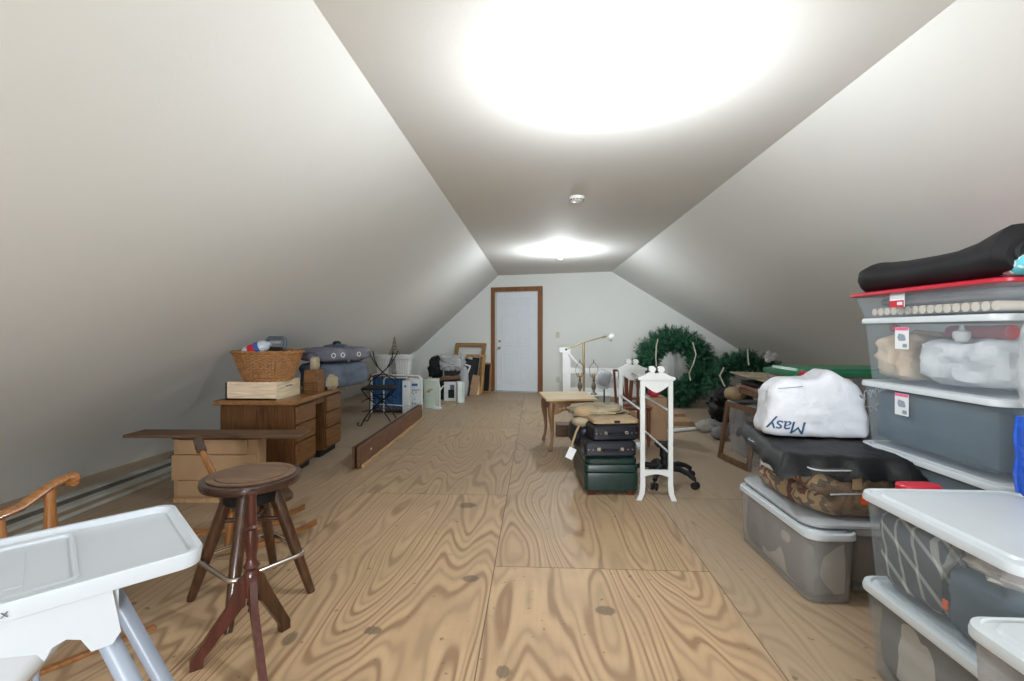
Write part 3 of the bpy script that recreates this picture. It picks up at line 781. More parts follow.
# ================================================================== LEFT BACKGROUND
SH = thing('curtained_shelf', 'low wooden shelf unit with pleated blue curtain under the white planters', 'shelf', (-2.28, 7.25, 0))
MB().box(-.27, -.17, .545, .27, .17, .585, .004).build('top_board', 'desktop', SH)
MB().box(-.27, -.17, .03, .27, .17, .075, .004).build('bottom_board', 'desk', SH)
for x in (-.255, .255):
    for y in (-.155, .155): MB().box(x - .015, y - .015, 0, x + .015, y + .015, .545).build('post', 'desk', SH)
cu = MB(); n = 90
f0 = [(-.22 + .52 * k / n, -.178 - .012 * math.sin(k * 1.15) - .006 * math.sin(k * .37)) for k in range(n + 1)]
poly = f0 + [(x, y + .006) for x, y in reversed(f0)]
cu.prism(poly, .06, .545, 2); cu.build('curtain', 'bluecurtain', SH)
P0 = thing('planter', 'white tapered square planter on the shelf, left of the pair', 'planter', (-2.305, 7.05, .586))
def planter(P):
    MB().rr([(.17, .17, .006, 0, 0, 0), (.215, .215, .008, .235, 0, 0), (.255, .255, .008, .24, 0, 0), (.265, .265, .008, .275, 0, 0), (.285, .285, .008, .28, 0, 0), (.285, .285, .008, .30, 0, 0), (.24, .24, .006, .30, 0, 0), (.21, .21, .006, .27, 0, 0)], n=2).build('body', 'whitepaint', P)
    g = MB()
    for k in range(5):
        x = -.07 + .035 * k; g.bar((x * .9, -.0855, .01), (x * 1.2, -.1065, .232), .006, .004)
    g.build('fluting', 'oldwhite', P)
planter(P0)
for c in list(P0.children): pass
dup(P0, (-2.005, 7.05, .586), 0, 'white tapered square planter on the shelf, right of the pair')
TW = thing('lattice_tower_figurine', 'small dark metal lattice tower figurine standing between the white planters', 'figurine', (-2.15, 7.05, .887))
tw = MB()
prof = [(0, .065), (.04, .055), (.09, .036), (.15, .022), (.22, .011), (.27, .004)]
for sx in (-1, 1):
    for sy in (-1, 1): tw.tube([(sx * w, sy * w, z) for z, w in prof], .006, 5)
for (z0, w0), (z1, w1) in zip(prof[:-1], prof[1:]):
    for s1, s2 in (((-1, -1), (1, -1)), ((1, -1), (1, 1)), ((1, 1), (-1, 1)), ((-1, 1), (-1, -1))):
        tw.tube([(s1[0] * w0, s1[1] * w0, z0), (s2[0] * w1, s2[1] * w1, z1)], .0035, 4); tw.tube([(s2[0] * w0, s2[1] * w0, z0), (s1[0] * w1, s1[1] * w1, z1)], .0035, 4)
tw.build('lattice', 'tower', TW)
MB().box(-.042, -.042, .085, .042, .042, .093).build('platform', 'tower', TW)
MB().box(-.026, -.026, .146, .026, .026, .152).build('platform', 'tower', TW)
MB().box(-.16, -.04, -.006, .16, .04, 0).build('base_plate', 'whitepaint', TW)

HP = thing('folding_bed_frame', 'white bent-tube metal frame standing in front of the blue curtain', 'frame', (0, 0, 0))
def hoop(x0, y0, x1, y1, z, r, p, nm):
    a, b_ = V((x0, y0, 0)), V((x1, y1, 0)); d = (b_ - a).normalized(); rr_ = .06; pts = [a + V((0, 0, .005))]
    for k in range(6):
        t = PI / 2 * k / 5; pts.append(a + d * (rr_ - rr_ * math.cos(t)) + V((0, 0, z - rr_ + rr_ * math.sin(t))))
    for k in range(6):
        t = PI / 2 * (1 - k / 5); pts.append(b_ - d * (rr_ - rr_ * math.cos(t)) + V((0, 0, z - rr_ + rr_ * math.sin(t))))
    pts.append(b_ + V((0, 0, .005))); MB().tube(pts, r, 8).build(nm, 'whitepaint', p)
hoop(-2.46, 6.92, -1.66, 6.70, .60, .016, HP, 'tube_hoop'); hoop(-2.30, 7.0, -1.86, 6.92, .55, .011, HP, 'tube_hoop')
MB().tube([(-2.46, 6.92, .16), (-1.66, 6.70, .16)], .009, 6).build('cross_tube', 'whitepaint', HP)

def carton(name, label, c, size, mat, rz, prints=(), group=None):
    t = thing(name, label, 'box', c, rz, group)
    w, d, h = size
    MB().box(-w / 2, -d / 2, 0, w / 2, d / 2, h, .004).build('body', mat, t)
    for i, (x0, z0, x1, z1, pm) in enumerate(prints):
        MB().box(-w / 2 + x0 * w, -d / 2 - .0015, z0 * h, -w / 2 + x1 * w, -d / 2 - .0002, z1 * h).build('print', pm, t)
    return t
rnd = random.Random(7)
pr = [(.05, .80, .6, .88, 'printblue')] + [(rnd.uniform(.05, .7),) * 1 + (rnd.uniform(.05, .6),) for _ in range(0)]
speck = []
for k in range(16):
    a_, b_ = rnd.uniform(.08, .8), rnd.uniform(.06, .62); speck.append((a_, b_, a_ + rnd.uniform(.05, .12), b_ + rnd.uniform(.02, .06), rnd.choice(['printblue', 'darkprint', 'greytube'])))
carton('toy_box', 'white carton with blue stripe and blue specks beside the blue curtain', (-1.89, 7.28, 0), (.19, .24, .50), 'boxwhite', R(0), [(.0, .66, 1, .70, 'greytube'), (.15, .80, .85, .88, 'printblue')] + speck)
carton('slim_carton', 'slim cream carton with small blue mark right against the blue curtain', (-1.965, 7.05, 0), (.10, .10, .50), 'boxwhite', 0, [(.3, .8, .6, .86, 'printblue')])
carton('pale_green_carton', 'pale green carton standing right of the blue-specked carton', (-1.70, 7.60, 0), (.19, .22, .47), 'boxgreen', R(-8), [(.25, .55, .6, .62, 'khaki'), (.4, .62, .8, .68, 'khaki')])
TC = thing('bent_tube_stand', 'small white bent-tube stand against the pale green carton', 'stand', (-1.60, 7.42, 0))
MB().tube([(-.06, 0, .46), (0, 0, .46), (.05, 0, .42), (.07, 0, .35), (.07, 0, .01)], .012, 8).build('upright', 'whitepaint', TC)
MB().tube([(.07, 0, .30), (.12, 0, .37), (.20, 0, .38)], .01, 8).build('hook_arm', 'whitepaint', TC)
MB().box(-.04, -.03, 0, .10, .03, .05, .01).build('foot', 'whitepaint', TC)

o = MB().box(0, 0, 0, .52, .75, .014, .003).build('floor_mat', 'khaki'); o.location = (-1.86, 7.75, 0); tag(o, 'flat brown mat on the floor beside the pale green carton', 'mat')

# clutter left of the door
CR = thing('dark_storage_crate', 'dark crate hidden beneath the white wrapped bundle', 'crate', (-1.60, 8.55, 0)); MB().box(-.22, -.13, 0, .24, .16, .36, .01).build('body', 'black', CR)
carton('white_framed_panel', 'white framed panel with dark centre leaning in front of the dark crate', (-1.52, 8.27, 0), (.22, .03, .35), 'whitepaint', 0, [(.35, .18, .85, .60, 'black'), (.5, .55, .85, .85, 'darkprint')])
carton('small_white_box', 'small white box with pale green side right of the framed panel', (-1.335, 8.22, 0), (.12, .18, .36), 'boxwhite', R(20), [(.62, .0, .95, 1, 'boxgreen')])
o = MB().blob((0, 0, 0), (.13, .12, .20), 3.2, .28, 2.6, 3).build('black_bag', 'black'); o.location = (-1.88, 8.75, .56); tag(o, 'black bag slumped left of the white wrapped bundle', 'bag')
o = MB().box(-.14, -.12, 0, .12, .12, .355, .01).build('cardboard_carton', 'cardboard'); o.location = (-1.95, 8.75, 0); tag(o, 'brown carton under the slumped black bag', 'box')
PLK = MB().bar((-1.86, 8.36, .375), (-1.36, 8.36, .425), .06, .04, (0, 1, 0), .004).build('pinkish_rail', 'beam'); tag(PLK, 'pinkish brown wooden rail across the white box and framed panel', 'rail')
o = MB().box(-.13, -.10, 0, .13, .10, .09, .006).build('dark_case', 'black'); o.location = (-1.53, 8.55, .40 + .045); o.rotation_euler.y = R(-5); tag(o, 'flat dark case under the white wrapped bundle', 'case')
WB = thing('wrapped_bundle', 'white bundle wrapped in clear plastic on the dark case left of picture frames', 'bundle', (-1.52, 8.55, .53))
MB().blob((0, 0, .12), (.19, .13, .12), 4, .12, 2.5, 8, 32).build('contents', 'greywhite', WB)
MB().blob((0, 0, .13), (.215, .155, .145), 4, .22, 3, 12, 44).build('plastic_wrap', 'cleanfilm', WB)
o = MB().blob((-1.30, 8.50, .33), (.075, .06, .27), 2.4, .12, 3, 20).build('clear_bag', 'cleanfilm'); tag(o, 'clear plastic bag hanging beside the white wrapped bundle', 'bag')

def frame(name, label, c, w, h, mat, lean, rz, bw=.05, th=.03, inner=None, roll=0, group=None):
    t = thing(name, label, 'frame', c, rz, group, rx=lean, ry=roll)
    f = MB()
    for sgn in (-1, 1):
        x0, x1 = sorted((sgn * w / 2, sgn * (w / 2 - bw)))
        f.prism([(x0, 0), (x1, 0), (x1, h), (x0, h)], -th / 2, th / 2, 1)
    f.box(-w / 2, -th / 2 - .002, 0, w / 2, th / 2, bw).box(-w / 2, -th / 2 - .002, h - bw, w / 2, th / 2, h)
    f.build('moulding', mat, t)
    if inner: MB().box(-w / 2 + bw - .004, -.004, bw - .004, w / 2 - bw + .004, .004, h - bw + .004).build('panel', inner, t)
    return t
g1 = frame('picture_frame', 'large empty ornate gilt frame leaning on the wall left of the door', (-1.46, 9.42, .012), .68, 1.06, 'gold', R(-23), -BETA, .075, .045)
bd = MB()
for k in range(14): bd.blob((-.30 + .6 * k / 13, -.025, 1.025), (.012, .006, .014), 2, 0, 1, k, 8)
bd.build('beading', 'goldlight', g1)
frame('picture_frame', 'light wood empty frame leaning in front of the ornate gilt frame', (-1.26, 9.20, .012), .42, .79, 'goldlight', R(-16), -BETA, .045, .03)
frame('picture_frame', 'dark brown framed canvas nearest the door casing', (-1.00, 9.42, .01), .17, .60, 'gold', R(-9), -BETA, .03, .03, 'black')
frame('picture_frame', 'wide black frame leaning diagonally with dark picture', (-1.42, 8.98, .02), .27, .74, 'black', R(-22), R(12), .05, .03, 'black', R(14))
frame('picture_frame', 'narrow white mat frame leaning against the black frame', (-1.50, 8.82, .02), .15, .66, 'whitepaint', R(-22), R(10), .025, .02, None, R(20))
frame('picture_frame', 'black framed board standing right of the diagonal black frame', (-1.27, 9.12, .02), .14, .74, 'black', R(-20), R(0), .03, .03, 'black', R(6))
o = MB().box(-.06, -.02, 0, .09, .02, .40, .003).build('cardboard_sheet', 'cardboard'); o.location = (-1.24, 9.05, .004); o.rotation_euler = (R(-14), R(10), 0); tag(o, 'tan cardboard sheet leaning inside the light wood frame', 'cardboard')
o = MB().box(-.03, -.02, 0, .03, .02, .36, .003).build('cream_book', 'tabletop'); o.location = (-1.13, 9.10, .003); o.rotation_euler = (R(-10), 0, 0); tag(o, 'cream upright book between cardboard sheet and light wood frame', 'book')

# ================================================================== MIDDLE
# ---- carved side table
ST = thing('carved_side_table', 'small carved wooden side table with pale top and cabriole legs', 'table', (.335, 5.17, 0), R(7))
MB().box(-.27, -.31, .525, .27, .31, .548, .006).build('tabletop', 'tabletop', ST)
MB().box(-.235, -.275, .495, .235, .275, .525, .006).build('carved_band', 'carved', ST)
def apr(w, a):
    n = 16; return [(-w, .497), (-w, .355)] + [(-w + 2 * w * k / n, .36 + .06 * math.sin(PI * k / n) ** .7 + .008 * math.cos(6 * PI * k / n)) for k in range(1, n)] + [(w, .355), (w, .497)]
for yy in (-.26, .245): MB().prism(apr(.21, 0), yy, yy + .016, 1).build('apron', 'carved', ST)
for xx in (-.22, .205): MB().prism(apr(.25, 0), xx, xx + .016, 0).build('apron', 'carved', ST)
cv = MB()
for k in range(7):
    a = -.12 + .04 * k; cv.blob((a, -.268, .46 - .012 * abs(k - 3) * .5), (.016, .008, .013), 2, .2, 2, k, 10)
cv.build('carving', 'ledge', ST)
for sx in (-1, 1):
    for sy in (-1, 1):
        o = V((sx, sy, 0)) * .7071
        pts = []
        for t, off, r in ((0, .0, .034), (.12, .012, .036), (.25, .012, .031), (.45, -.004, .022), (.65, -.012, .017), (.82, -.004, .015), (.92, .012, .018), (.97, .022, .022), (1, .022, .014)):
            pts.append((V((sx * .205, sy * .245, .50 * (1 - t))) + o * off, r))
        MB().tube([p for p, r in pts], [r for p, r in pts], 10).build('leg', 'carved', ST)
o = MB().box(0, 0, 0, .30, .22, .13, .006).build('dark_box', 'plank'); o.location = (.24, 5.62, 0); tag(o, 'dark brown box on the floor seen through the legs of the carved table', 'box')

# ---- ottoman and suitcases
OT = thing('leather_ottoman', 'dark green leather ottoman with stitched tiers and short feet', 'ottoman', (.555, 3.92, 0), R(3))
MB().rr([(.385, .64, .03, .035, 0, 0), (.405, .66, .035, .045, 0, 0), (.410, .665, .035, .14, 0, 0), (.400, .655, .03, .172, 0, 0), (.385, .64, .03, .176, 0, 0)]).build('base', 'green_leather', OT)
MB().rr([(.385, .64, .03, .174, 0, 0), (.405, .66, .035, .184, 0, 0), (.407, .662, .035, .222, 0, 0), (.395, .65, .03, .236, 0, 0)]).build('lid', 'green_leather', OT)
MB().rr([(.37, .62, .04, .234, 0, 0), (.398, .65, .05, .246, 0, 0), (.398, .65, .05, .275, 0, 0), (.37, .62, .06, .292, 0, 0), (.30, .55, .06, .296, 0, 0)]).build('cushion', 'green_leather', OT)
for x in (-.15, .15):
    for y in (-.28, .28): MB().rr([(.05, .05, .01, 0, x, y), (.07, .07, .012, .04, x, y)]).build('foot', 'redwood', OT)
def suitcase(name, label, loc, rz, w, d, h, mat='navy', rx=0, lid=None):
    t = thing(name, label, 'suitcase', loc, rz, rx=rx)
    MB().rr([(w - .03, d - .03, .03, 0, 0, 0), (w, d, .035, .015, 0, 0), (w, d, .035, h * .52, 0, 0), (w - .012, d - .012, .03, h * .53, 0, 0)]).build('lower_shell', mat, t)
    MB().rr([(w - .012, d - .012, .03, h * .53, 0, 0), (w, d, .035, h * .54, 0, 0), (w, d, .035, h - .015, 0, 0), (w - .03, d - .03, .03, h, 0, 0)]).build('upper_shell', lid or mat, t)
    MB().tube([(-.055, -d / 2, h * .45), (-.05, -d / 2 - .03, h * .46), (0, -d / 2 - .036, h * .46), (.05, -d / 2 - .03, h * .46), (.055, -d / 2, h * .45)], .008, 8).build('handle', 'black', t)
    for x in (-w * .42, -w * .33, w * .33, w * .42): MB().obox((x, -d / 2 - .002, h * .5), (.005, .003, .005), Matrix.Identity(3), .001).build('corner_stud', 'chrome', t)
    for x in (-w * .22, w * .22): MB().box(x - .014, -d / 2 - .006, h * .42, x + .014, -d / 2, h * .64, .002).build('latch', 'chrome', t)
    return t
suitcase('hard_suitcase', 'black hard suitcase flat on the green ottoman, lowest of the pile', (.545, 3.83, .297), R(4), .40, .50, .115)
suitcase('soft_suitcase', 'navy suitcase with tan upper side, second in the pile on the ottoman', (.575, 3.84, .413), R(9), .37, .46, .115, lid='navy')
o = MB().rr([(.30, .40, .03, 0, 0, 0), (.36, .44, .03, .012, 0, 0), (.36, .44, .03, .035, 0, 0), (.32, .40, .03, .045, 0, 0)]).build('tan_garment_case', 'tan'); o.location = (.585, 3.86, .529); o.rotation_euler = (0, 0, R(9)); tag(o, 'flat tan case on top of the navy suitcase', 'case')
MB().box(-.02, -.232, .016, .025, -.215, .034, .004).build('handle', 'black', o)
TB = thing('khaki_garment_bag', 'crumpled khaki garment bag on top of the suitcase pile', 'bag', (.50, 3.98, .575), R(6))
MB().blob((0, 0, .022), (.23, .17, .040), 2.6, .16, 3, 4, 36).build('body', 'khaki', TB)
MB().blob((-.12, -.12, .02), (.09, .05, .045), 2.2, .2, 3, 9, 20).build('fold', 'tan', TB)
BB = thing('black_shoulder_bag', 'black soft bag hanging over the left side of the green ottoman', 'bag', (.365, 3.98, .30), R(4))
MB().blob((0, 0, .10), (.085, .20, .11), 2.5, .12, 3, 14, 32).build('body', 'navy', BB)
MB().blob((.0, -.13, .215), (.085, .07, .04), 2.2, .15, 3, 5, 20).build('flap', 'khaki', BB)
MB().tube([(-.02, -.17, .21), (-.06, -.20, .14), (-.09, -.215, .06), (-.10, -.22, .02)], .009, 6).build('strap', 'tan', BB)
MB().obox((-.105, -.225, -.02), (.03, .003, .045), Matrix.Rotation(R(25), 3, 'Y'), .001).build('luggage_tag', 'label', BB)

# ---- white quilt rack
QR = thing('quilt_rack', 'white wooden quilt rack with scrolled tops and five rails', 'rack', (.895, 3.95, 0), R(-1.0))
for yy, off in ((-.43, 0), (.43, -.02)):
    w = .118
    for sx in (-1, 1):
        poly = [(sx * (w - .032) + off, .90), (sx * (w - .032) + off, .20), (sx * (w - .036) + off, .12), (sx * (w - .03) + off, .05), (sx * (w - .01) + off, 0), (sx * (w + .028) + off, 0), (sx * (w + .008) + off, .05), (sx * w + off, .12), (sx * w + off, .20), (sx * w + off, .90)]
        MB().prism(poly, yy - .012, yy + .012, 1).build('post', 'whitepaint', QR)
    n = 20
    top = [(-w - .012 + off, .888), (-w - .018 + off, .90), (-w - .012 + off, .912)]
    for k in range(n + 1):
        x = -w + 2 * w * k / n; u = abs(x) / w; top.append((x + off, .912 + .062 * max(0, 1 - u) ** 1.2 * (1 if u > .12 else .45)))
    top += [(w + .012 + off, .912), (w + .018 + off, .90), (w + .012 + off, .888)]
    MB().prism(top, yy - .018, yy + .018, 1).build('pediment', 'whitepaint', QR)
    for sx in (-1, 1): MB().tube([(sx * .032 + off, yy - .02, .968), (sx * .032 + off, yy + .02, .968)], .024, 18).build('scroll', 'whitepaint', QR)
    ap = [(-w + .03 + off, .89)] + [(-w + .03 + 2 * (w - .03) * k / 16 + off, .835 - .04 * math.sin(PI * k / 16) + .012 * abs(math.cos(PI * k / 16))) for k in range(17)] + [(w - .03 + off, .89)]
    MB().prism(ap, yy - .010, yy + .010, 1).build('arched_apron', 'whitepaint', QR)
    cs = [(-w + .03 + off, .175), (-w + .03 + off, .225), (w - .03 + off, .225), (w - .03 + off, .175)] + [(w - .03 - 2 * (w - .03) * k / 10 + off, .175 + .02 * math.sin(PI * k / 10)) for k in range(1, 10)]
    MB().prism(cs, yy - .010, yy + .010, 1).build('cross_rail', 'whitepaint', QR)
for x, z in ((0, .865), (-.10, .655), (.10, .655), (-.10, .345), (.10, .345)):
    MB().tube([(x, -.43, z), (x - .02, .43, z)], .009, 10).build('rail', 'whitepaint', QR)

# ---- five-star chair base
CB = thing('office_chair_base', 'black five-armed office chair base on casters beside the quilt rack', 'chair base', (1.07, 3.99, 0))
MB().lathe([(.035, .075), (.045, .08), (.045, .13), (.03, .14), (.026, .19), (.036, .20), (.036, .30), (.02, .31)], n=20).build('column', 'black', CB)
MB().box(-.07, -.05, .285, .07, .05, .32, .008).build('mount_plate', 'black', CB)
for k in range(5):
    a = R(-48 + 72 * k); d = V((math.cos(a), math.sin(a), 0))
    arm = MB().tube([d * .03 + V((0, 0, .115)), d * .15 + V((0, 0, .125)), d * .22 + V((0, 0, .105)), d * .275 + V((0, 0, .075))], [.026, .023, .019, .018], 10); arm.build('arm', 'black', CB)
    p = d * .28; s2 = V((-d.y, d.x, 0)); cc = MB()
    MB().tube([p + s2 * -.024 + V((0, 0, .028)), p + s2 * -.006 + V((0, 0, .028))], .028, 16).tube([p + s2 * .006 + V((0, 0, .028)), p + s2 * .024 + V((0, 0, .028))], .028, 16).tube([p + V((0, 0, .02)), p + V((0, 0, .075))], .007, 8).build('caster', 'black', CB)

# ---- brown chair behind the rack
WC = thing('splat_back_chair', 'dark red-brown chair with pierced splat seen through the quilt rack', 'chair', (1.06, 5.30, 0), R(6))
MB().rr([(.38, .38, .04, .395, -.03, 0), (.42, .41, .05, .405, -.03, 0), (.42, .41, .05, .425, -.03, 0), (.38, .38, .04, .432, -.03, 0)]).build('seat', 'cherry', WC)
for sx in (-1, 1):
    for sy in (-1, 1): MB().turned((sx * .17 - .03, sy * .165, 0), (sx * .17 - .03, sy * .165, .40), [(0, .014), (.2, .018), (.8, .022), (1, .022)], 8).build('leg', 'cherry', WC)
    MB().bar((sx * .125, .165, .42), (sx * .14, .20, .80), .024, .035, (0, 1, 0), .006).build('back_post', 'cherry', WC)
MB().bar((-.15, .20, .795), (.15, .20, .795), .05, .024, bev=.006).build('crest_rail', 'cherry', WC)
sp = MB()
for x in (-.06, 0, .06): sp.bar((x * .6, .17, .44), (x * 1.25, .195, .775), .042, .012, (0, 1, 0))
sp.box(-.05, .165, .44, .05, .18, .48); sp.build('pierced_splat', 'cherry', WC)
MB().bar((-.12, .17, .47), (.12, .17, .47), .03, .02, bev=.004).build('lower_rail', 'cherry', WC)
o = MB().blob((0, 0, 0), (.07, .07, .07), 2.2, .1, 3, 2).build('red_cushion', 'redcloth'); o.location = (1.36, 5.5, .56); tag(o, 'dark red cushion seen between the quilt rack ends beside the wreath', 'cushion')
o = MB().box(-.10, -.12, 0, .12, .12, .49, .006).build('tall_carton', 'cardboard'); o.location = (1.37, 5.55, 0); tag(o, 'brown carton under the dark red cushion behind the quilt rack', 'box')

# ---- lamps etc. at the back
CH = thing('white_chest', 'low white chest near the back wall behind the carved table', 'chest', (.80, 6.98, 0))
MB().box(-.26, -.17, .02, .26, .17, .30, .006).build('body', 'whitepaint', CH)
MB().box(-.28, -.19, .30, .28, .19, .325, .006).build('top', 'whitepaint', CH)
MB().box(-.24, -.18, .05, .24, -.165, .28, .004).build('front_panel', 'whitepaint', CH)
def table_lamp(label, x, y, z):
    t = thing('table_lamp', label, 'lamp', (x, y, z))
    MB().lathe([(.045, 0), (.048, .012), (.022, .03), (.014, .05), (.030, .085), (.036, .12), (.026, .16), (.012, .18), (.020, .20), (.014, .22)], n=18).build('base', 'tower', t)
    MB().lathe([(.016, .22), (.018, .225), (.018, .265), (.028, .275), (.026, .30), (.012, .31)], n=16).build('socket', 'brass', t)
    hp = [(.0, 0, .24), (.04, 0, .26), (.062, 0, .33), (.058, 0, .40), (.02, 0, .455), (0, 0, .46)]
    MB().tube(hp + [(-x_, 0, z_) for x_, _, z_ in reversed(hp[:-1])], .0035, 6).build('harp', 'iron', t)
    MB().turned((0, 0, .455), (0, 0, .51), [(0, .004), (.3, .009), (.7, .006), (1, .003)], 8).build('finial', 'tower', t)
    return t
table_lamp('bare table lamp with wire harp on the white chest, left of the brass floor lamp', .645, 6.95, .326)
table_lamp('bare table lamp with wire harp on the white chest, right of the brass floor lamp', .84, 6.9, .326)
FLm = thing('brass_floor_lamp', 'brass floor lamp with horizontal arm and white shade', 'lamp', (.735, 7.30, 0))
MB().lathe([(.13, 0), (.135, .01), (.12, .022), (.03, .035), (.018, .05)], n=28).build('base', 'brass', FLm)
MB().tube([(0, 0, .04), (0, 0, 1.07)], .017, 12).build('pole', 'brass', FLm)
MB().tube([(-.27, 0, .965), (0, 0, 1.075), (.29, 0, 1.155)], .009, 8).build('arm', 'brass', FLm)
MB().blob((-.27, 0, .965), (.016, .016, .016), 2, 0, 1, 0, 12).build('counterweight', 'iron', FLm)
MB().lathe([(.012, .0), (.04, -.01), (.058, -.04), (.062, -.07), (.055, -.07), (.035, -.02)], n=20).build('shade', 'whitepaint', FLm, loc=(.38, 0, 1.17))
FLm.children[-1].rotation_euler = (0, R(-68), 0)
MB().tube([(.28, 0, 1.15), (.35, 0, 1.168)], .014, 8).build('knuckle', 'brass', FLm)
FN = thing('wrapped_pedestal_fan', 'pedestal fan wrapped in thin grey film standing before the white rails', 'fan', (.94, 6.55, 0))
MB().lathe([(.10, 0), (.10, .02), (.02, .035)], n=24).build('base', 'black', FN)
MB().tube([(0, 0, .03), (0, 0, .45)], .010, 8).build('pole', 'black', FN)
MB().blob((0, .0, .58), (.12, .09, .14), 2.0, .10, 2, 3, 28).build('film_wrap', 'cleanfilm', FN)
MB().blob((0, .0, .58), (.09, .05, .10), 2.0, .02, 2, 3, 20).build('fan_head', 'greytube', FN)
WR = thing('white_railing', 'white painted wooden railing with diagonal brace leaning by the back wall', 'railing', (.50, 8.35, 0), -BETA * .3)
MB().box(-.03, -.02, 0, .11, .02, .95, .004).build('post', 'brightwhite', WR)
MB().box(-.09, -.022, .86, .11, .018, .96, .01).build('post_cap', 'brightwhite', WR)
MB().box(-.03, -.018, .50, 1.10, .018, .60, .004).build('rail', 'brightwhite', WR)
MB().box(-.03, -.018, .10, 1.10, .018, .25, .004).build('rail', 'brightwhite', WR)
MB().bar((.07, -.02, .86), (.36, -.02, .56), .03, .09, (0, 1, 0), .004).build('brace', 'brightwhite', WR)
MB().bar((.62, -.03, .30), (.98, -.03, .52), .03, .10, (0, 1, 0), .004).build('brace', 'brightwhite', WR)
MB().box(.5, -.018, .25, .58, .018, .50, .004).build('baluster', 'brightwhite', WR)
o = MB().box(-.05, -.018, 0, .05, .018, .92, .004).build('white_post', 'brightwhite'); o.location = (2.48, 8.75, 0); o.rotation_euler.x = R(-4); tag(o, 'white upright board seen through the hole of the large wreath', 'board')
o = MB().box(0, -.03, 0, .75, .03, .04, .004).build('long_board', 'deskface'); o.location = (.85, 6.25, 0); o.rotation_euler.z = R(3); tag(o, 'flat brown board on the floor behind the ottoman', 'board')
o = MB().box(-.16, -.2, 0, .2, .2, .20, .006).build('storage_box', 'beam'); o.location = (.95, 6.0, .04); tag(o, 'low reddish brown box behind the suitcase pile', 'box')
o = MB().box(-.33, -.26, 0, .33, .26, .09, .004).build('flat_carton', 'cardboard'); o.location = (1.75, 6.95, 0); o.rotation_euler.z = R(4); tag(o, 'flat brown carton on the floor below the large wreath', 'box')
o = MB().box(-.30, -.18, 0, .30, .18, .06, .004).build('flat_carton', 'cardboard'); o.location = (1.78, 6.48, 0); o.rotation_euler.z = R(-5); tag(o, 'flattest brown carton on the floor nearest the quilt rack', 'box')
o = MB().tube([(1.42, 5.78, .022), (2.08, 6.05, .022)], .02, 10).build('white_pipe', 'brightwhite'); tag(o, 'white pipe on the floor between quilt rack and black trash bag', 'pipe')

# ---- wreaths
def wreath(name, label, loc, rx, rz, Rm, rm, n, seed, cords, a0=0, a1=2 * PI, rxy=0):
    t = thing(name, label, 'wreath', loc, rz, rx=rx, ry=rxy)
    rd = random.Random(seed); m = MB(); verts = []; faces = []
    for i in range(n):
        a = a0 + (a1 - a0) * rd.random(); b = rd.random() * 2 * PI
        c = V((math.cos(a), 0, math.sin(a))); k = V((math.cos(a) * math.cos(b), math.sin(b), math.sin(a) * math.cos(b)))
        tang = V((-math.sin(a), 0, math.cos(a)))
        base = c * Rm + k * rm * .35
        d = (k + tang * rd.uniform(-.9, .9) + V([rd.uniform(-.3, .3) for _ in range(3)])).normalized()
        L = rm * rd.uniform(.55, 1.05)
        u = d.orthogonal().normalized(); w = d.cross(u)
        for q in range(20):
            f = (q + 2) / 22; ph = q * 2.4 + i; o = base + d * (L * f)
            nd = (u * math.cos(ph) + w * math.sin(ph) + d * .9).normalized()
            ln = rm * .34 * (1.1 - .5 * f); wd_ = nd.cross(d).normalized() * .0052
            s0 = len(verts); verts += [o - wd_, o + wd_, o + nd * ln + wd_ * .3, o + nd * ln - wd_ * .3]; faces.append((s0, s0 + 1, s0 + 2, s0 + 3))
    me = bpy.data.meshes.new('foliage'); me.from_pydata([tuple(v) for v in verts], [], faces); me.materials.append(M['needle'])
    o = bpy.data.objects.new('foliage', me); COL.objects.link(o); o.parent = t
    N = 48; full = abs(a1 - a0 - 2 * PI) < .01
    pts = [(Rm * math.cos(a0 + (a1 - a0) * k / N), 0, Rm * math.sin(a0 + (a1 - a0) * k / N)) for k in range(N if full else N + 1)]
    MB().tube(pts, rm * .50, 8, full).build('core', 'needle_dark', t)
    for cc in cords: MB().tube(cc, .011, 6).build('cord', 'cord', t)
    return t
wreath('pine_wreath', 'large green artificial pine wreath with pale cords standing near the back wall', (2.29, 7.95, .66), R(-8), R(-8), .45, .205, 1500, 3,
       [[(-.27, -.20, .43), (-.30, -.24, .30), (-.31, -.24, .12), (-.30, -.22, -.02)], [(.27, -.22, .38), (.31, -.25, .18), (.27, -.25, .04), (.20, -.24, -.12), (.22, -.23, -.24)]])
wreath('pine_wreath', 'smaller green artificial pine wreath lying back under the right slope', (2.98, 6.75, .46), R(-32), R(-10), .42, .15, 1100, 8,
       [[(-.33, -.16, .22), (-.40, -.18, .08), (-.36, -.18, -.06), (-.28, -.17, -.18)], [(.02, -.16, .52), (.0, -.18, .36), (.0, -.17, .26)]])
PF = thing('white_flower', 'white artificial flower resting on the smaller pine wreath', 'flower', (3.18, 6.60, .90))
pf = MB()
for k in range(9):
    a = 2.4 * k; q = .012 + .006 * k; pf.blob((q * math.cos(a), -.02 - .002 * k, q * math.sin(a)), (.042, .014, .036), 2, .25, 2, k, 12)
pf.build('petals', 'whitepaint', PF)

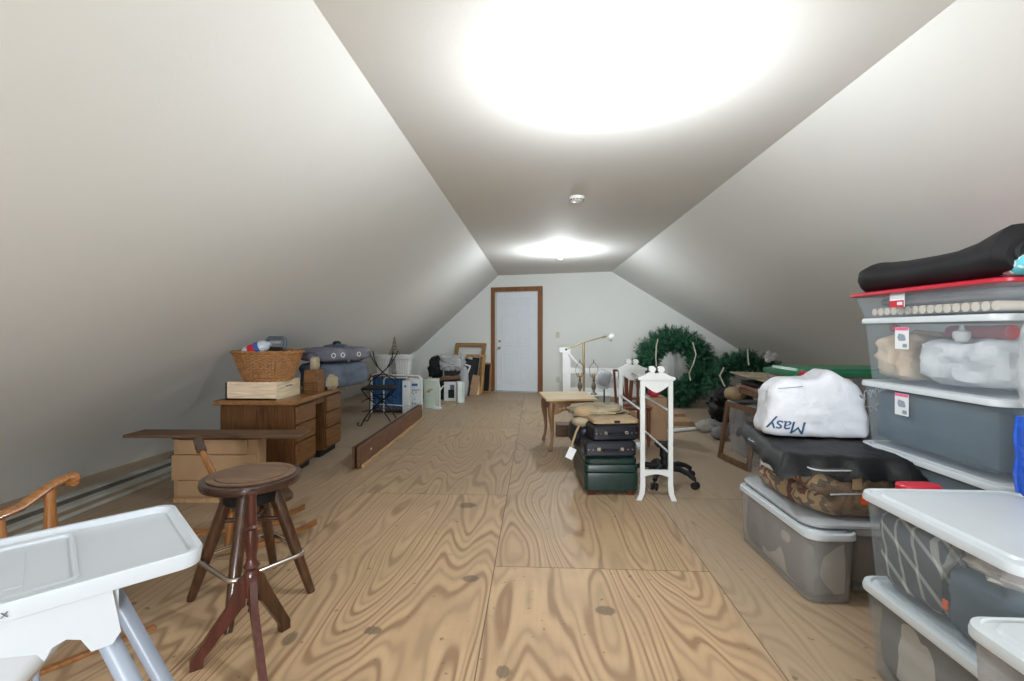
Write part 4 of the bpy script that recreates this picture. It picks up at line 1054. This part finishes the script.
# ---- black trash bag and nearby bits
TG = MB().blob((0, 0, .0), (.25, .24, .21), 2.6, .24, 2.6, 31, 64).build('trash_bag', 'trash'); TG.location = (2.42, 6.0, .33); tag(TG, 'full shiny black trash bag between wreath and brown empty frame', 'bag')
o = MB().box(-.20, -.18, 0, .22, .18, .13, .006).build('grey_box', 'greycloth'); o.location = (2.42, 6.0, 0); tag(o, 'low grey box beneath the shiny black trash bag', 'box')
o = MB().blob((0, 0, .07), (.11, .10, .075), 2.3, .18, 2.5, 7, 28).build('clear_trash_bag', 'trash2'); o.location = (2.10, 5.95, 0); tag(o, 'small crumpled translucent bag on the floor left of the black trash bag', 'bag')
o = MB().blob((0, 0, .07), (.09, .09, .07), 2.6, .12, 2.5, 17, 24).build('grey_bundle', 'greycloth'); o.location = (2.12, 5.55, 0); tag(o, 'small grey bundle on the floor in front of the black trash bag', 'bundle')
EF = frame('empty_frame', 'empty dark brown wooden frame leaning on bins right of the black trash bag', (1.845, 4.50, .004), .50, .56, 'mirrorframe', R(-9), R(-80), .05, .022)
# bins and stack behind the empty frame
def open_tote(name, label, c, w, d, h, mat, rim, rz=0):
    t = thing(name, label, 'bin', c, rz)
    MB().rr([(w * .84, d * .84, .03, 0, 0, 0), (w * .97, d * .97, .03, h - .02, 0, 0), (w * .96, d * .96, .03, h - .02, 0, 0), (w * .83, d * .83, .03, .004, 0, 0)]).build('body', mat, t)
    MB().rr([(w * .97, d * .97, .03, h - .03, 0, 0), (w, d, .035, h - .026, 0, 0), (w, d, .035, h, 0, 0), (w * .94, d * .94, .03, h, 0, 0), (w * .94, d * .94, .03, h - .028, 0, 0)], cap0=False, cap1=False).build('rim', rim, t)
    return t
open_tote('open_bin', 'grey-white open bin behind the empty brown frame, nearer one', (2.16, 4.35, 0), .36, .42, .52, 'bin2', 'greytube')
open_tote('open_bin', 'grey-white open bin behind the empty brown frame, farther one', (2.20, 4.90, 0), .36, .42, .52, 'bin2', 'binlid')
for (x, y, m, lab) in ((2.16, 4.35, 'slatefabric', 'blue-grey cloth filling the nearer open bin'), (2.20, 4.90, 'greycloth', 'grey cloth filling the farther open bin')):
    o = MB().blob((0, 0, 0), (.145, .165, .23), 3.2, .04, 3, 5).build('cloth_pile', m); o.location = (x, y, .26); tag(o, lab, 'cloth')
o = MB().blob((0, 0, .0), (.10, .10, .07), 2.3, .15, 2.5, 7, 24).build('paper_bag', 'tan'); o.location = (2.04, 4.93, .61); tag(o, 'crumpled tan paper bag above the empty brown frame', 'bag')
o = MB().box(-.19, -.42, 0, .26, .42, .045, .004).build('flat_board', 'mirrorframe'); o.location = (2.24, 4.55, .625); o.rotation_euler.z = R(2); tag(o, 'dark red-brown flat board, lowest of the stack behind the plastic bag', 'board')
o = MB().box(-.20, -.40, 0, .26, .40, .040, .004).build('flat_board', 'cherry'); o.location = (2.25, 4.58, .672); o.rotation_euler.z = R(-3); tag(o, 'red-brown flat board, middle of the stack behind the plastic bag', 'board')
o = MB().box(-.17, -.38, 0, .25, .38, .035, .004).build('dark_tray', 'black'); o.location = (2.27, 4.56, .716); tag(o, 'blackish flat tray just under the top board of the stack', 'tray')
o = MB().box(-.24, -.45, 0, .24, .45, .014, .003).build('top_board', 'khaki'); o.location = (2.25, 4.56, .800); o.rotation_euler = (R(1), R(1), R(-1)); tag(o, 'thin tan board topping the flat stack behind the white plastic bag', 'board')
o = MB().box(-.08, -.10, 0, .08, .10, .042, .004).build('spacer_block', 'plank'); o.location = (2.28, 4.60, .753); tag(o, 'small dark block between the tan top board and blackish tray', 'block')
o = MB().box(-.12, -.15, 0, .12, .15, .60, .005).build('support_box', 'cardboard'); o.location = (2.505, 4.62, 0); tag(o, 'brown box carrying the flat stack under the right slope', 'box')

# ================================================================== RIGHT: storage bins
def bin_(label, c, w, d, h, lid='binlid', body='bin', rz=0, name='storage_bin', grp=None, label_pos=None, tape=None, latch=False):
    t = thing(name, label, 'bin', c, rz, grp)
    hb = h - .022
    MB().rr([(w * .86, d * .90, .05, 0, 0, 0), (w * .88, d * .92, .055, .006, 0, 0), (w * .955, d * .965, .055, hb, 0, 0), (w * .945, d * .957, .05, hb, 0, 0), (w * .87, d * .91, .05, .010, 0, 0)], n=8).build('body', body, t)
    MB().rr([(w * .965, d * .973, .055, hb - .010, 0, 0), (w * .995, d * .997, .06, hb - .008, 0, 0), (w, d, .062, hb + .004, 0, 0), (w * .985, d * .99, .06, hb + .018, 0, 0), (w * .93, d * .95, .055, hb + .020, 0, 0), (w * .91, d * .935, .05, hb + .012, 0, 0), (w * .84, d * .88, .05, hb + .012, 0, 0), (w * .82, d * .865, .05, hb + .020, 0, 0)], n=8).build('lid', lid, t)
    if latch:
        for s in (-1, 1):
            MB().box(-.05, s * d / 2 - .012, hb - .055, .05, s * d / 2 + .012, hb + .012, .006).build('latch', 'greytube', t)
    if label_pos:
        yy, zz, lw, lh, kind = label_pos
        x = -w / 2 * (.88 + .075 * zz / h) - .003
        L = MB().box(x - .0012, yy - lw / 2, zz - lh / 2, x, yy + lw / 2, zz + lh / 2).build('label_sticker', 'label', t)
        MB().box(x - .0022, yy - lw / 2 + .002, zz + lh * (.36 if kind else -.5) , x - .0013, yy + lw / 2 - .002, zz + lh * (.49 if kind else .0)).build('label_band', 'pink' if kind else 'redlid', L)
        g = MB()
        if kind:
            g.prism(rrp(yy, zz + lh * .05, lw * .62, lh * .34), x - .0022, x - .0013, 0)
            for k in range(9): g.box(x - .0022, yy - lw * .38 + k * lw * .035, zz - lh * .42, x - .0013, yy - lw * .38 + k * lw * .035 + lw * .018, zz - lh * .25)
            g.build('label_print', 'greytube', L)
        else:
            g.box(x - .0026, yy - lw * .4, zz - lh * .35, x - .0023, yy - lw * .1, zz - lh * .2); g.build('label_print', 'label', L)
    return t
def rrp(cx, cy, w, h): return [(cx - w / 2, cy - h / 3), (cx - w / 3, cy - h / 2), (cx + w / 3, cy - h / 2), (cx + w / 2, cy), (cx + w / 3, cy + h / 2), (cx - w / 3, cy + h / 3)]
def fill(name, label, cat, c, half, mat, p=9, amp=.025, seed=0, fr=3, rz=0):
    o = MB().blob((0, 0, 0), half, p, amp, fr, seed, 40).build(name, mat); o.location = c; o.rotation_euler.z = rz
    return tag(o, label, cat)
# near stack (two bins) : x 1.23..1.68, y 1.26..1.87
H3 = .33
bin_('clear white-lidded bin holding grey and white cloth, bottom right stack on the floor', (1.495, 1.535, 0), .58, .62, H3, body='bin')
fill('folded_blanket', 'grey and white cloth inside the lowest near bin', 'blanket', (1.475, 1.535, .152), (.226, .272, .134), 'greywhite', seed=3)
bin_('clear white-lidded bin with plaid and lace blankets, upper one of the near stack', (1.495, 1.535, H3), .58, .62, H3)
fill('plaid_blanket', 'grey and white plaid blanket inside the upper near bin', 'blanket', (1.475, 1.665, H3 + .148), (.226, .142, .132), 'plaid', seed=6)
fill('grey_blanket', 'plain slate grey blanket in the near end of the upper near bin', 'blanket', (1.475, 1.385, H3 + .11), (.226, .132, .095), 'bluegrey', seed=8)
lb = MB().blob((0, 0, 0), (.205, .125, .034), 3, .1, 4, 3, 32).build('lace_cloth', 'lace'); lb.location = (1.462, 1.39, H3 + .245); tag(lb, 'cream lace cloth on the slate blanket in the upper near bin', 'cloth')
rc = MB().blob((0, 0, 0), (.205, .115, .012), 3, .05, 4, 3, 24).build('red_cloth', 'redcloth'); rc.location = (1.462, 1.375, H3 + .284); tag(rc, 'red folded cloth above cream lace in the upper near bin', 'cloth')
ot = MB().box(-.003, -.009, -.014, .003, .009, .014, .001).build('orange_tag', 'orange'); ot.location = (1.2475, 1.50, H3 + .085); tag(ot, 'small orange tag at the side of the upper near bin', 'tag')
# red-lidded tub behind the near stack
o = thing('red_lidded_tub', 'frosted tub with red lid peeking out behind the upper near bin', 'tub', (1.475, 1.893, -.008))
MB().rr([(.12, .05, .02, .009, 0, 0), (.145, .064, .025, .645, 0, 0)]).build('body', 'bin2', o)
MB().rr([(.150, .068, .03, .640, 0, 0), (.155, .072, .034, .645, 0, 0), (.155, .072, .034, .662, 0, 0), (.145, .066, .03, .667, 0, 0)]).build('lid', 'redlid', o)
# nearest bin at the lower right corner
E1 = bin_('white-lidded bin with grey side latch nearest the camera at bottom right', (1.325, .995, 0), .60, .43, .555, body='bin2')
MB().box(-.295, -.155, .455, -.268, -.02, .515, .008).build('latch', 'greytube', E1)
fill('grey_linens', 'pale grey linens inside the nearest bin', 'linens', (1.325, .995, .24), (.235, .17, .21), 'greycloth', seed=4)
# tall far-right stack of four + red lidded
FX, FY, FW, FD = 2.03, 2.265, .56, .80
bin_('frosted bin with slate cloth, lowest of the tall right stack', (FX, FY, 0), FW, FD, H3)
fill('slate_blanket', 'slate blanket inside the lowest bin of the tall right stack', 'blanket', (FX, FY, .155), (.232, .352, .134), 'bluegrey', seed=1)
bin_('frosted bin with slate cloth, second from floor in the tall right stack', (FX, FY, H3), FW, FD, H3)
fill('slate_blanket', 'slate blanket inside the second bin of the tall right stack', 'blanket', (FX, FY, H3 + .155), (.232, .352, .134), 'bluegrey', seed=2)
bin_('frosted bin full of blue-grey cloth with paper label, under the clear bag bin', (FX, FY, 2 * H3), FW, FD, H3, label_pos=(.10, .235, .085, .105, 1))
fill('blue_grey_comforter', 'blue-grey comforter filling the labelled bin of the tall stack', 'comforter', (FX, FY, 2 * H3 + .155), (.234, .355, .137), 'bluegrey', seed=5)
bin_('clear bin with beige cloth and white shopping bag, under the red-lidded box', (FX, FY, 3 * H3), FW, FD, H3, label_pos=(.10, .225, .085, .105, 1))
fill('beige_cloth', 'beige folded cloth at the far end of the clear bin', 'cloth', (FX - .02, FY + .235, 3 * H3 + .130), (.215, .115, .118), 'beigecloth', 5, .09, 5)
fill('white_shopping_bag', 'white shopping bag of things inside the clear bin', 'bag', (FX - .03, FY - .115, 3 * H3 + .120), (.205, .215, .104), 'whitecloth', 4, .13, 9)
o = MB().tube([(0, -.18, 0), (0, .10, 0)], .030, 14).build('red_roll', 'redcloth'); o.location = (FX - .12, FY - .10, 3 * H3 + .255); tag(o, 'red roll lying above the white shopping bag in the clear bin', 'roll')
o = MB().lathe([(.02, 0), (.03, .02), (.03, .04), (.012, .05), (.008, .07)], n=16).build('white_cup', 'whitepaint'); o.location = (FX - .195, FY - .14, 3 * H3 + .215); tag(o, 'small white cup between red rolls in the clear bin', 'cup')
o = MB().tube([(0, -.09, 0), (0, .07, .01)], .010, 10).build('wooden_rod', 'ledge'); o.location = (FX - .14, FY + .11, 3 * H3 + .245); tag(o, 'short wooden rod over the beige cloth in the clear bin', 'rod')
o = MB().blob((0, 0, 0), (.02, .03, .02), 2, .1, 2, 1, 14).build('red_ornament', 'redcloth'); o.location = (FX - .15, FY + .30, 3 * H3 + .275); tag(o, 'small red ornament above the beige cloth in the clear bin', 'ornament')
RB = thing('red_lidded_box', 'shallow clear box with red lid of cream rolls topping the tall stack', 'bin', (FX, FY, 4 * H3))
w_, d_ = .62, .89
MB().rr([(w_ * .84, d_ * .88, .04, 0, 0, 0), (w_ * .95, d_ * .96, .05, .12, 0, 0), (w_ * .935, d_ * .95, .045, .12, 0, 0), (w_ * .83, d_ * .87, .04, .006, 0, 0)], n=8).build('body', 'bin', RB)
MB().rr([(w_ * .96, d_ * .97, .05, .112, 0, 0), (w_, d_, .055, .116, 0, 0), (w_, d_, .055, .128, 0, 0), (w_ * .95, d_ * .96, .05, .134, 0, 0)], n=8).build('lid', 'redlid', RB)
Ls = MB().box(-.2845, .06, .045, -.2805, .15, .112).build('label_sticker', 'label', RB); MB().box(-.2855, .06, .045, -.2846, .15, .078).build('label_band', 'redlid', Ls)
MB().box(-.2862, .068, .055, -.2856, .10, .070).build('label_print', 'label', Ls)
for k in range(16):
    o = MB().tube([(0, 0, 0), (.40, 0, 0)], .0195, 14).build('cloth_roll', 'stripe'); o.location = (FX - .235, FY - .335 + .044 * k, 4 * H3 + .030)
    tag(o, 'cream and grey roll standing end-on in the red-lidded box', 'roll', 'rolls in the red-lidded box')
fill('knit_layer', 'grey knitted layer above the cream rolls under the red lid', 'cloth', (FX, FY, 4 * H3 + .081), (.225, .375, .028), 'greycloth', 5, .02, 3)
# black bag on top
KB = thing('black_roll_bag', 'long black nylon bag lying on the red lid', 'bag', (FX - .19, FY + .03, 4 * H3 + .137), R(90 - 3))
kb = MB()
prof = [(.43, .02), (.40, .058), (.36, .074), (.30, .080), (.22, .074), (.10, .070), (-.05, .068), (-.20, .070), (-.32, .078), (-.42, .090), (-.47, .094), (-.50, .075)]
prev = None; rings = []
for x, r in prof:
    pts = []
    for k in range(28):
        a = 2 * PI * k / 28; nz = noise.fractal(V((x * 5, math.cos(a), math.sin(a))), .8, 2, 3) * .10 + 1
        yy, zz = math.cos(a) * r * 1.35 * nz, math.sin(a) * r * nz
        pts.append((x, yy, max(zz + r, 0.002)))
    prev = kb.loop(pts, prev); rings.append(prev)
kb.bm.faces.new(rings[0]); kb.bm.faces.new(list(reversed(rings[-1])))
kb.build('body', 'black', KB)
MB().tube([(-.50, .0 + .07 * math.cos(a), .075 + .055 * math.sin(a)) for a in [2 * PI * k / 18 for k in range(18)]], .012, 8, True).build('cuff', 'black', KB)
FLW = MB().blob((0, 0, 0), (.10, .055, .038), 2.6, .06, 3, 2, 24).build('floral_pouch', 'floralA'); FLW.location = (FX - .235, 1.84, 4 * H3 + .175); FLW.rotation_euler.z = R(80); tag(FLW, 'turquoise floral pouch poking from the end of the black nylon bag', 'pouch')
# wrapped items hanging in front of the stack, right edge of picture
o = MB().blob((0, 0, 0), (.055, .105, .17), 3.4, .12, 3, 41, 40).build('clear_wrapped_pack', 'cleanfilm'); o.location = (1.770, 1.69, 1.13); tag(o, 'crinkled clear plastic pack at the right edge in front of the clear bin', 'pack')
BL = thing('blue_plastic_pack', 'bright blue plastic-edged pack at the right edge below the crinkled clear pack', 'pack', (1.752, 1.69, .661), R(0))
MB().blob((0, 0, .145), (.040, .095, .145), 8, .03, 3, 21, 36).build('pack', 'bluebag', BL)
MB().tube([(-.030, .078, .012), (-.034, .084, .08), (-.032, .076, .145), (-.034, .084, .21), (-.030, .078, .285)], .009, 8).build('sealed_edge', 'bluebag', BL)
# low pair of bins with comforter bag
A1 = bin_('low grey-dusted bin with white lid on the floor under the comforter bag', (1.345, 2.565, 0), .235, .75, .33, body='bin2', rz=R(1))
fill('grey_white_bedding', 'grey and off-white bedding inside the low dusty bin', 'bedding', (1.345, 2.565, .15), (.094, .335, .134), 'greywhite', seed=12)
A2 = bin_('dark-filled bin with grey-blue lid squeezed between low dusty bin and tall stack', (1.615, 2.66, 0), .25, .74, .315, lid='silver', body='bin2')
fill('dark_bedding', 'dark brown bedding inside the bin with grey-blue lid', 'bedding', (1.615, 2.66, .14), (.095, .32, .12), 'beam', seed=15)
TY = MB().rr([(.46, .70, .08, 0, 0, 0), (.50, .74, .10, .012, 0, 0), (.50, .74, .10, .024, 0, 0), (.48, .72, .09, .030, 0, 0)], n=8).build('silvery_tray', 'silver'); TY.location = (1.50, 2.60, .331); tag(TY, 'silvery translucent lid lying under the comforter bag', 'lid')
CBG = thing('comforter_bag', 'zipped clear vinyl bag with folded patchwork comforter on the low bins', 'bag', (1.50, 2.60, .362), R(2))
MB().blob((-.015, 0, .065), (.195, .315, .065), 3.6, .05, 2.6, 3, 44).build('comforter_fold', 'comforter', CBG)
MB().blob((-.015, 0, .175), (.20, .32, .060), 3.6, .05, 2.6, 8, 44).build('comforter_fold', 'comforter', CBG)
MB().blob((.02, -.05, .11), (.19, .285, .115), 4.5, .03, 3, 11, 44).build('quilt_lining', 'brownfur', CBG)
MB().rr([(.40, .64, .05, 0, 0, 0), (.44, .68, .06, .02, 0, 0), (.445, .685, .06, .12, 0, 0), (.43, .67, .05, .235, 0, 0), (.40, .64, .05, .245, 0, 0)], n=8).build('vinyl_cover', 'vinyl', CBG)
MB().tube(rrpath(0, 0, .432, .672, .05, .238, 6), .004, 6, True).build('piping', 'silver', CBG)
MB().box(-.226, -.12, .135, -.221, .14, .185, .002).build('paper_label', 'label', CBG)
for yy in (-.06, .13): MB().box(-.2275, yy, .125, -.2255, yy + .012, .195, .001).build('label_clip', 'greytube', CBG)
MB().tube([(-.15, -.345, .13), (-.02, -.350, .135), (.08, -.350, .145), (.19, -.345, .16)], .004, 6).build('zip', 'silver', CBG)
MB().box(-.05, -.355, .155, -.01, -.342, .215, .002).build('care_label', 'tan', CBG)
MB().box(-.015, -.356, .085, .025, -.348, .135, .006).build('orange_tag', 'orange', CBG)
# black sheet draped over
def drape(c, w, d, amp, seed, edge=.05, n=44, rz=0, th=.004):
    m = MB(); g = []
    for j in range(n + 1):
        row = []
        for i in range(n + 1):
            u, v = i / n * 2 - 1, j / n * 2 - 1
            k = noise.fractal(V((u * 2.2 + seed, v * 2.2, 0)), .9, 2, 4)
            ru = 1 + .06 * noise.noise(V((v * 3, seed, 1))); rv = 1 + .06 * noise.noise(V((u * 3, seed, 5)))
            e = max(abs(u), abs(v)); z = amp * k - edge * (max(0, e - .84) / .16) ** 1.3 * (1 + .35 * noise.noise(V((u * 4, v * 4, seed))))
            row.append((u * w / 2 * ru, v * d / 2 * rv, z))
        g.append(row)
    A = [[m.bm.verts.new(p) for p in r] for r in g]; B = [[m.bm.verts.new((p[0], p[1], p[2] + th)) for p in r] for r in g]
    for j in range(n):
        for i in range(n):
            m.bm.faces.new((A[j][i], A[j + 1][i], A[j + 1][i + 1], A[j][i + 1])); m.bm.faces.new((B[j][i], B[j][i + 1], B[j + 1][i + 1], B[j + 1][i]))
    for k in range(n):
        for P, Q, a, b in ((A, B, (0, k), (0, k + 1)), (A, B, (n, k + 1), (n, k)), (A, B, (k + 1, 0), (k, 0)), (A, B, (k, n), (k + 1, n))):
            m.bm.faces.new((P[a[0]][a[1]], P[b[0]][b[1]], Q[b[0]][b[1]], Q[a[0]][a[1]]))
    return m
o = drape((0, 0, 0), .62, .98, .010, 3, .085, th=.003).build('black_plastic_sheet', 'trash'); o.location = (1.555, 2.72, .650); o.rotation_euler.z = R(-12); tag(o, 'black plastic sheet draped over the patchwork comforter bag', 'sheet')
o = drape((0, 0, 0), .16, .14, .008, 9, .015, 24).build('red_mesh_bag', 'redcloth'); o.location = (1.765, 2.80, .672); tag(o, 'dark red cloth edge on the black sheet right of the white bag', 'cloth')
# white carrier bag with upside-down print
WBG = thing('white_carrier_bag', 'full white plastic carrier bag with upside-down blue lettering on the black sheet', 'bag', (1.565, 2.78, .660), R(-6))
m = MB(); t_ = bmesh.new(); bmesh.ops.create_uvsphere(t_, u_segments=72, v_segments=44, radius=1)
for v in t_.verts:
    d = v.co.normalized(); k = (abs(d.x) ** 8 + abs(d.y) ** 5 + abs(d.z) ** 8) ** (-1 / 7.)
    q = V((d.x * .248, d.y * .14, d.z * .160)) * k
    nz = noise.fractal(d * 3.0 + V((5, 0, 0)), .9, 2, 4); cr = noise.noise(V((d.x * 9 + d.z * 4, d.y * 3, d.z * 1.5)))
    q *= 1 + .035 * nz; q.y *= 1 + .06 * cr
    q.x *= 1 - .09 * q.z / .16
    if q.z > .09: q.z += .05 * math.exp(-((q.x - .07) / .05) ** 2); q.z -= .05 * max(0, abs(q.x) - .16) / .1
    v.co = q + V((0, 0, .160))
    v.co.z = max(v.co.z, .004)
m.merge(t_); m.build('body', 'bagwhite', WBG)
mt = Matrix.Translation((-.165, -.3, .062)) @ Matrix.Rotation(R(90), 4, 'X') @ Matrix.Rotation(R(180), 4, 'Z') @ Matrix.Rotation(R(-2), 4, 'Z')
from mathutils.bvhtree import BVHTree
bodyo = WBG.children[0]
bvh = BVHTree.FromPolygons([v.co.copy() for v in bodyo.data.vertices], [tuple(p.vertices) for p in bodyo.data.polygons])
def wrap(o, lift):
    for v in o.data.vertices:
        h = bvh.ray_cast(V((v.co.x, -.6, v.co.z)), V((0, 1, 0)))
        if h[0] is not None: v.co.y = h[0].y - lift - (.0015 if v.co.y < -.3 else 0)
tx = text_mesh('Masy', .10, 'print', 'navyprint', WBG, mt, .0, .92, .15)
b2 = bmesh.new(); b2.from_mesh(tx.data); bmesh.ops.triangulate(b2, faces=b2.faces)
for _ in range(3): bmesh.ops.subdivide_edges(b2, edges=[e for e in b2.edges if e.calc_length() > .008], cuts=1); bmesh.ops.triangulate(b2, faces=b2.faces)
b2.to_mesh(tx.data); b2.free(); wrap(tx, .002)
sm_ = tx.modifiers.new('thickness', 'SOLIDIFY'); sm_.thickness = .0012
g = MB()
for k in range(16): g.box(-.205 + .0075 * k, -.31, .268 + .0010 * k, -.200 + .0075 * k, -.29, .272 + .0010 * k)
g = g.build('fine_print', 'navyprint', WBG, False); wrap(g, .001); g['kind'] = 'stuff'
# green lidded totes behind
def tote(label, c, w, d, h, rz=0):
    t = thing('green_lidded_tote', label, 'bin', c, rz)
    MB().rr([(w * .86, d * .86, .04, 0, 0, 0), (w * .95, d * .95, .045, h - .04, 0, 0), (w * .94, d * .94, .04, h - .04, 0, 0), (w * .85, d * .85, .04, .006, 0, 0)], n=6).build('body', 'bin2', t)
    MB().rr([(w * .96, d * .96, .045, h - .055, 0, 0), (w, d, .05, h - .05, 0, 0), (w, d, .05, h - .025, 0, 0), (w * .94, d * .94, .045, h - .018, 0, 0), (w * .88, d * .88, .04, h - .018, 0, 0), (w * .86, d * .86, .04, h, 0, 0)], n=6).build('lid', 'greenlid', t)
    return t
tote('green-lidded tote on the floor, lower of the two behind the white bag', (2.20, 3.50, 0), .86, .50, .49)
g2 = tote('green-lidded tote with white scribbled writing, upper of the two behind the white bag', (2.17, 3.52, .49), .84, .48, .50)
fill('brown_fabric', 'grey-brown fabric inside the upper green-lidded tote', 'fabric', (2.17, 3.52, .70), (.33, .175, .19), 'greycloth', seed=22)
fill('dark_fabric', 'dark fabric inside the lower green-lidded tote', 'fabric', (2.20, 3.50, .23), (.34, .185, .19), 'slatefabric', seed=23)
wr = MB(); rd = random.Random(5)
for row, (x0, z0, n_) in enumerate(((.06, .33, 5), (.03, .22, 5))):
    for k in range(n_):
        xx, zz = x0 + .035 * k, z0 + .008 * k
        wr.tube([(xx + .013 * math.cos(a) * (1.3 if row else 1), -.2235, zz + (.028 if not row else .022) * math.sin(a * (2 if (k + row) % 2 else 1))) for a in [2 * PI * q / 14 for q in range(11)]], .0035, 5)
wr.build('scribbled_writing', 'label', g2)
CN = thing('red_capped_jar', 'clear jar with red cap beside the green-lidded totes', 'jar', (1.80, 3.14, .49 + .16))
CN.location = (1.79, 3.16, .492)
MB().rr([(.10, .08, .02, 0, 0, 0), (.12, .10, .025, .01, 0, 0), (.12, .10, .025, .44, 0, 0), (.10, .08, .02, .45, 0, 0)]).build('body', 'bin', CN)
MB().rr([(.11, .09, .02, .445, 0, 0), (.118, .098, .02, .45, 0, 0), (.118, .098, .02, .49, 0, 0), (.10, .08, .02, .495, 0, 0)]).build('cap', 'redlid', CN)
o = MB().rr([(.13, .09, .02, 0, 0, 0), (.15, .10, .025, .01, 0, 0), (.15, .10, .025, .44, 0, 0), (.13, .08, .02, .45, 0, 0)]).build('pink_container', 'pinktint'); o.location = (1.95, 3.15, .492); tag(o, 'pinkish translucent container right of the red-capped jar', 'container')
o = MB().box(-.14, -.09, 0, .20, .09, .490, .006).build('plain_box', 'boxwhite'); o.location = (1.83, 3.13, 0); tag(o, 'plain pale box under the red-capped jar and pink container', 'box')
EXPO = 0.25

# ------------------------------------------------------------------ camera
cam = bpy.data.cameras.new('camera'); co = bpy.data.objects.new('camera', cam); COL.objects.link(co)
cam.sensor_width = 36; cam.lens = 470 / 1024 * 36; cam.shift_y = -9.5 / 1024; cam.clip_start = .02
co.location = (0, 0, 1.25); co.rotation_euler = (R(90), 0, math.atan(24 / 470)); C.camera = co
C.view_settings.view_transform = 'Standard'; C.view_settings.look = 'None'; C.view_settings.gamma = 1
C.view_settings.use_curve_mapping = False; C.view_settings.exposure = EXPO
C.cycles.use_denoising = True; C.cycles.max_bounces = 8; C.cycles.transparent_max_bounces = 16
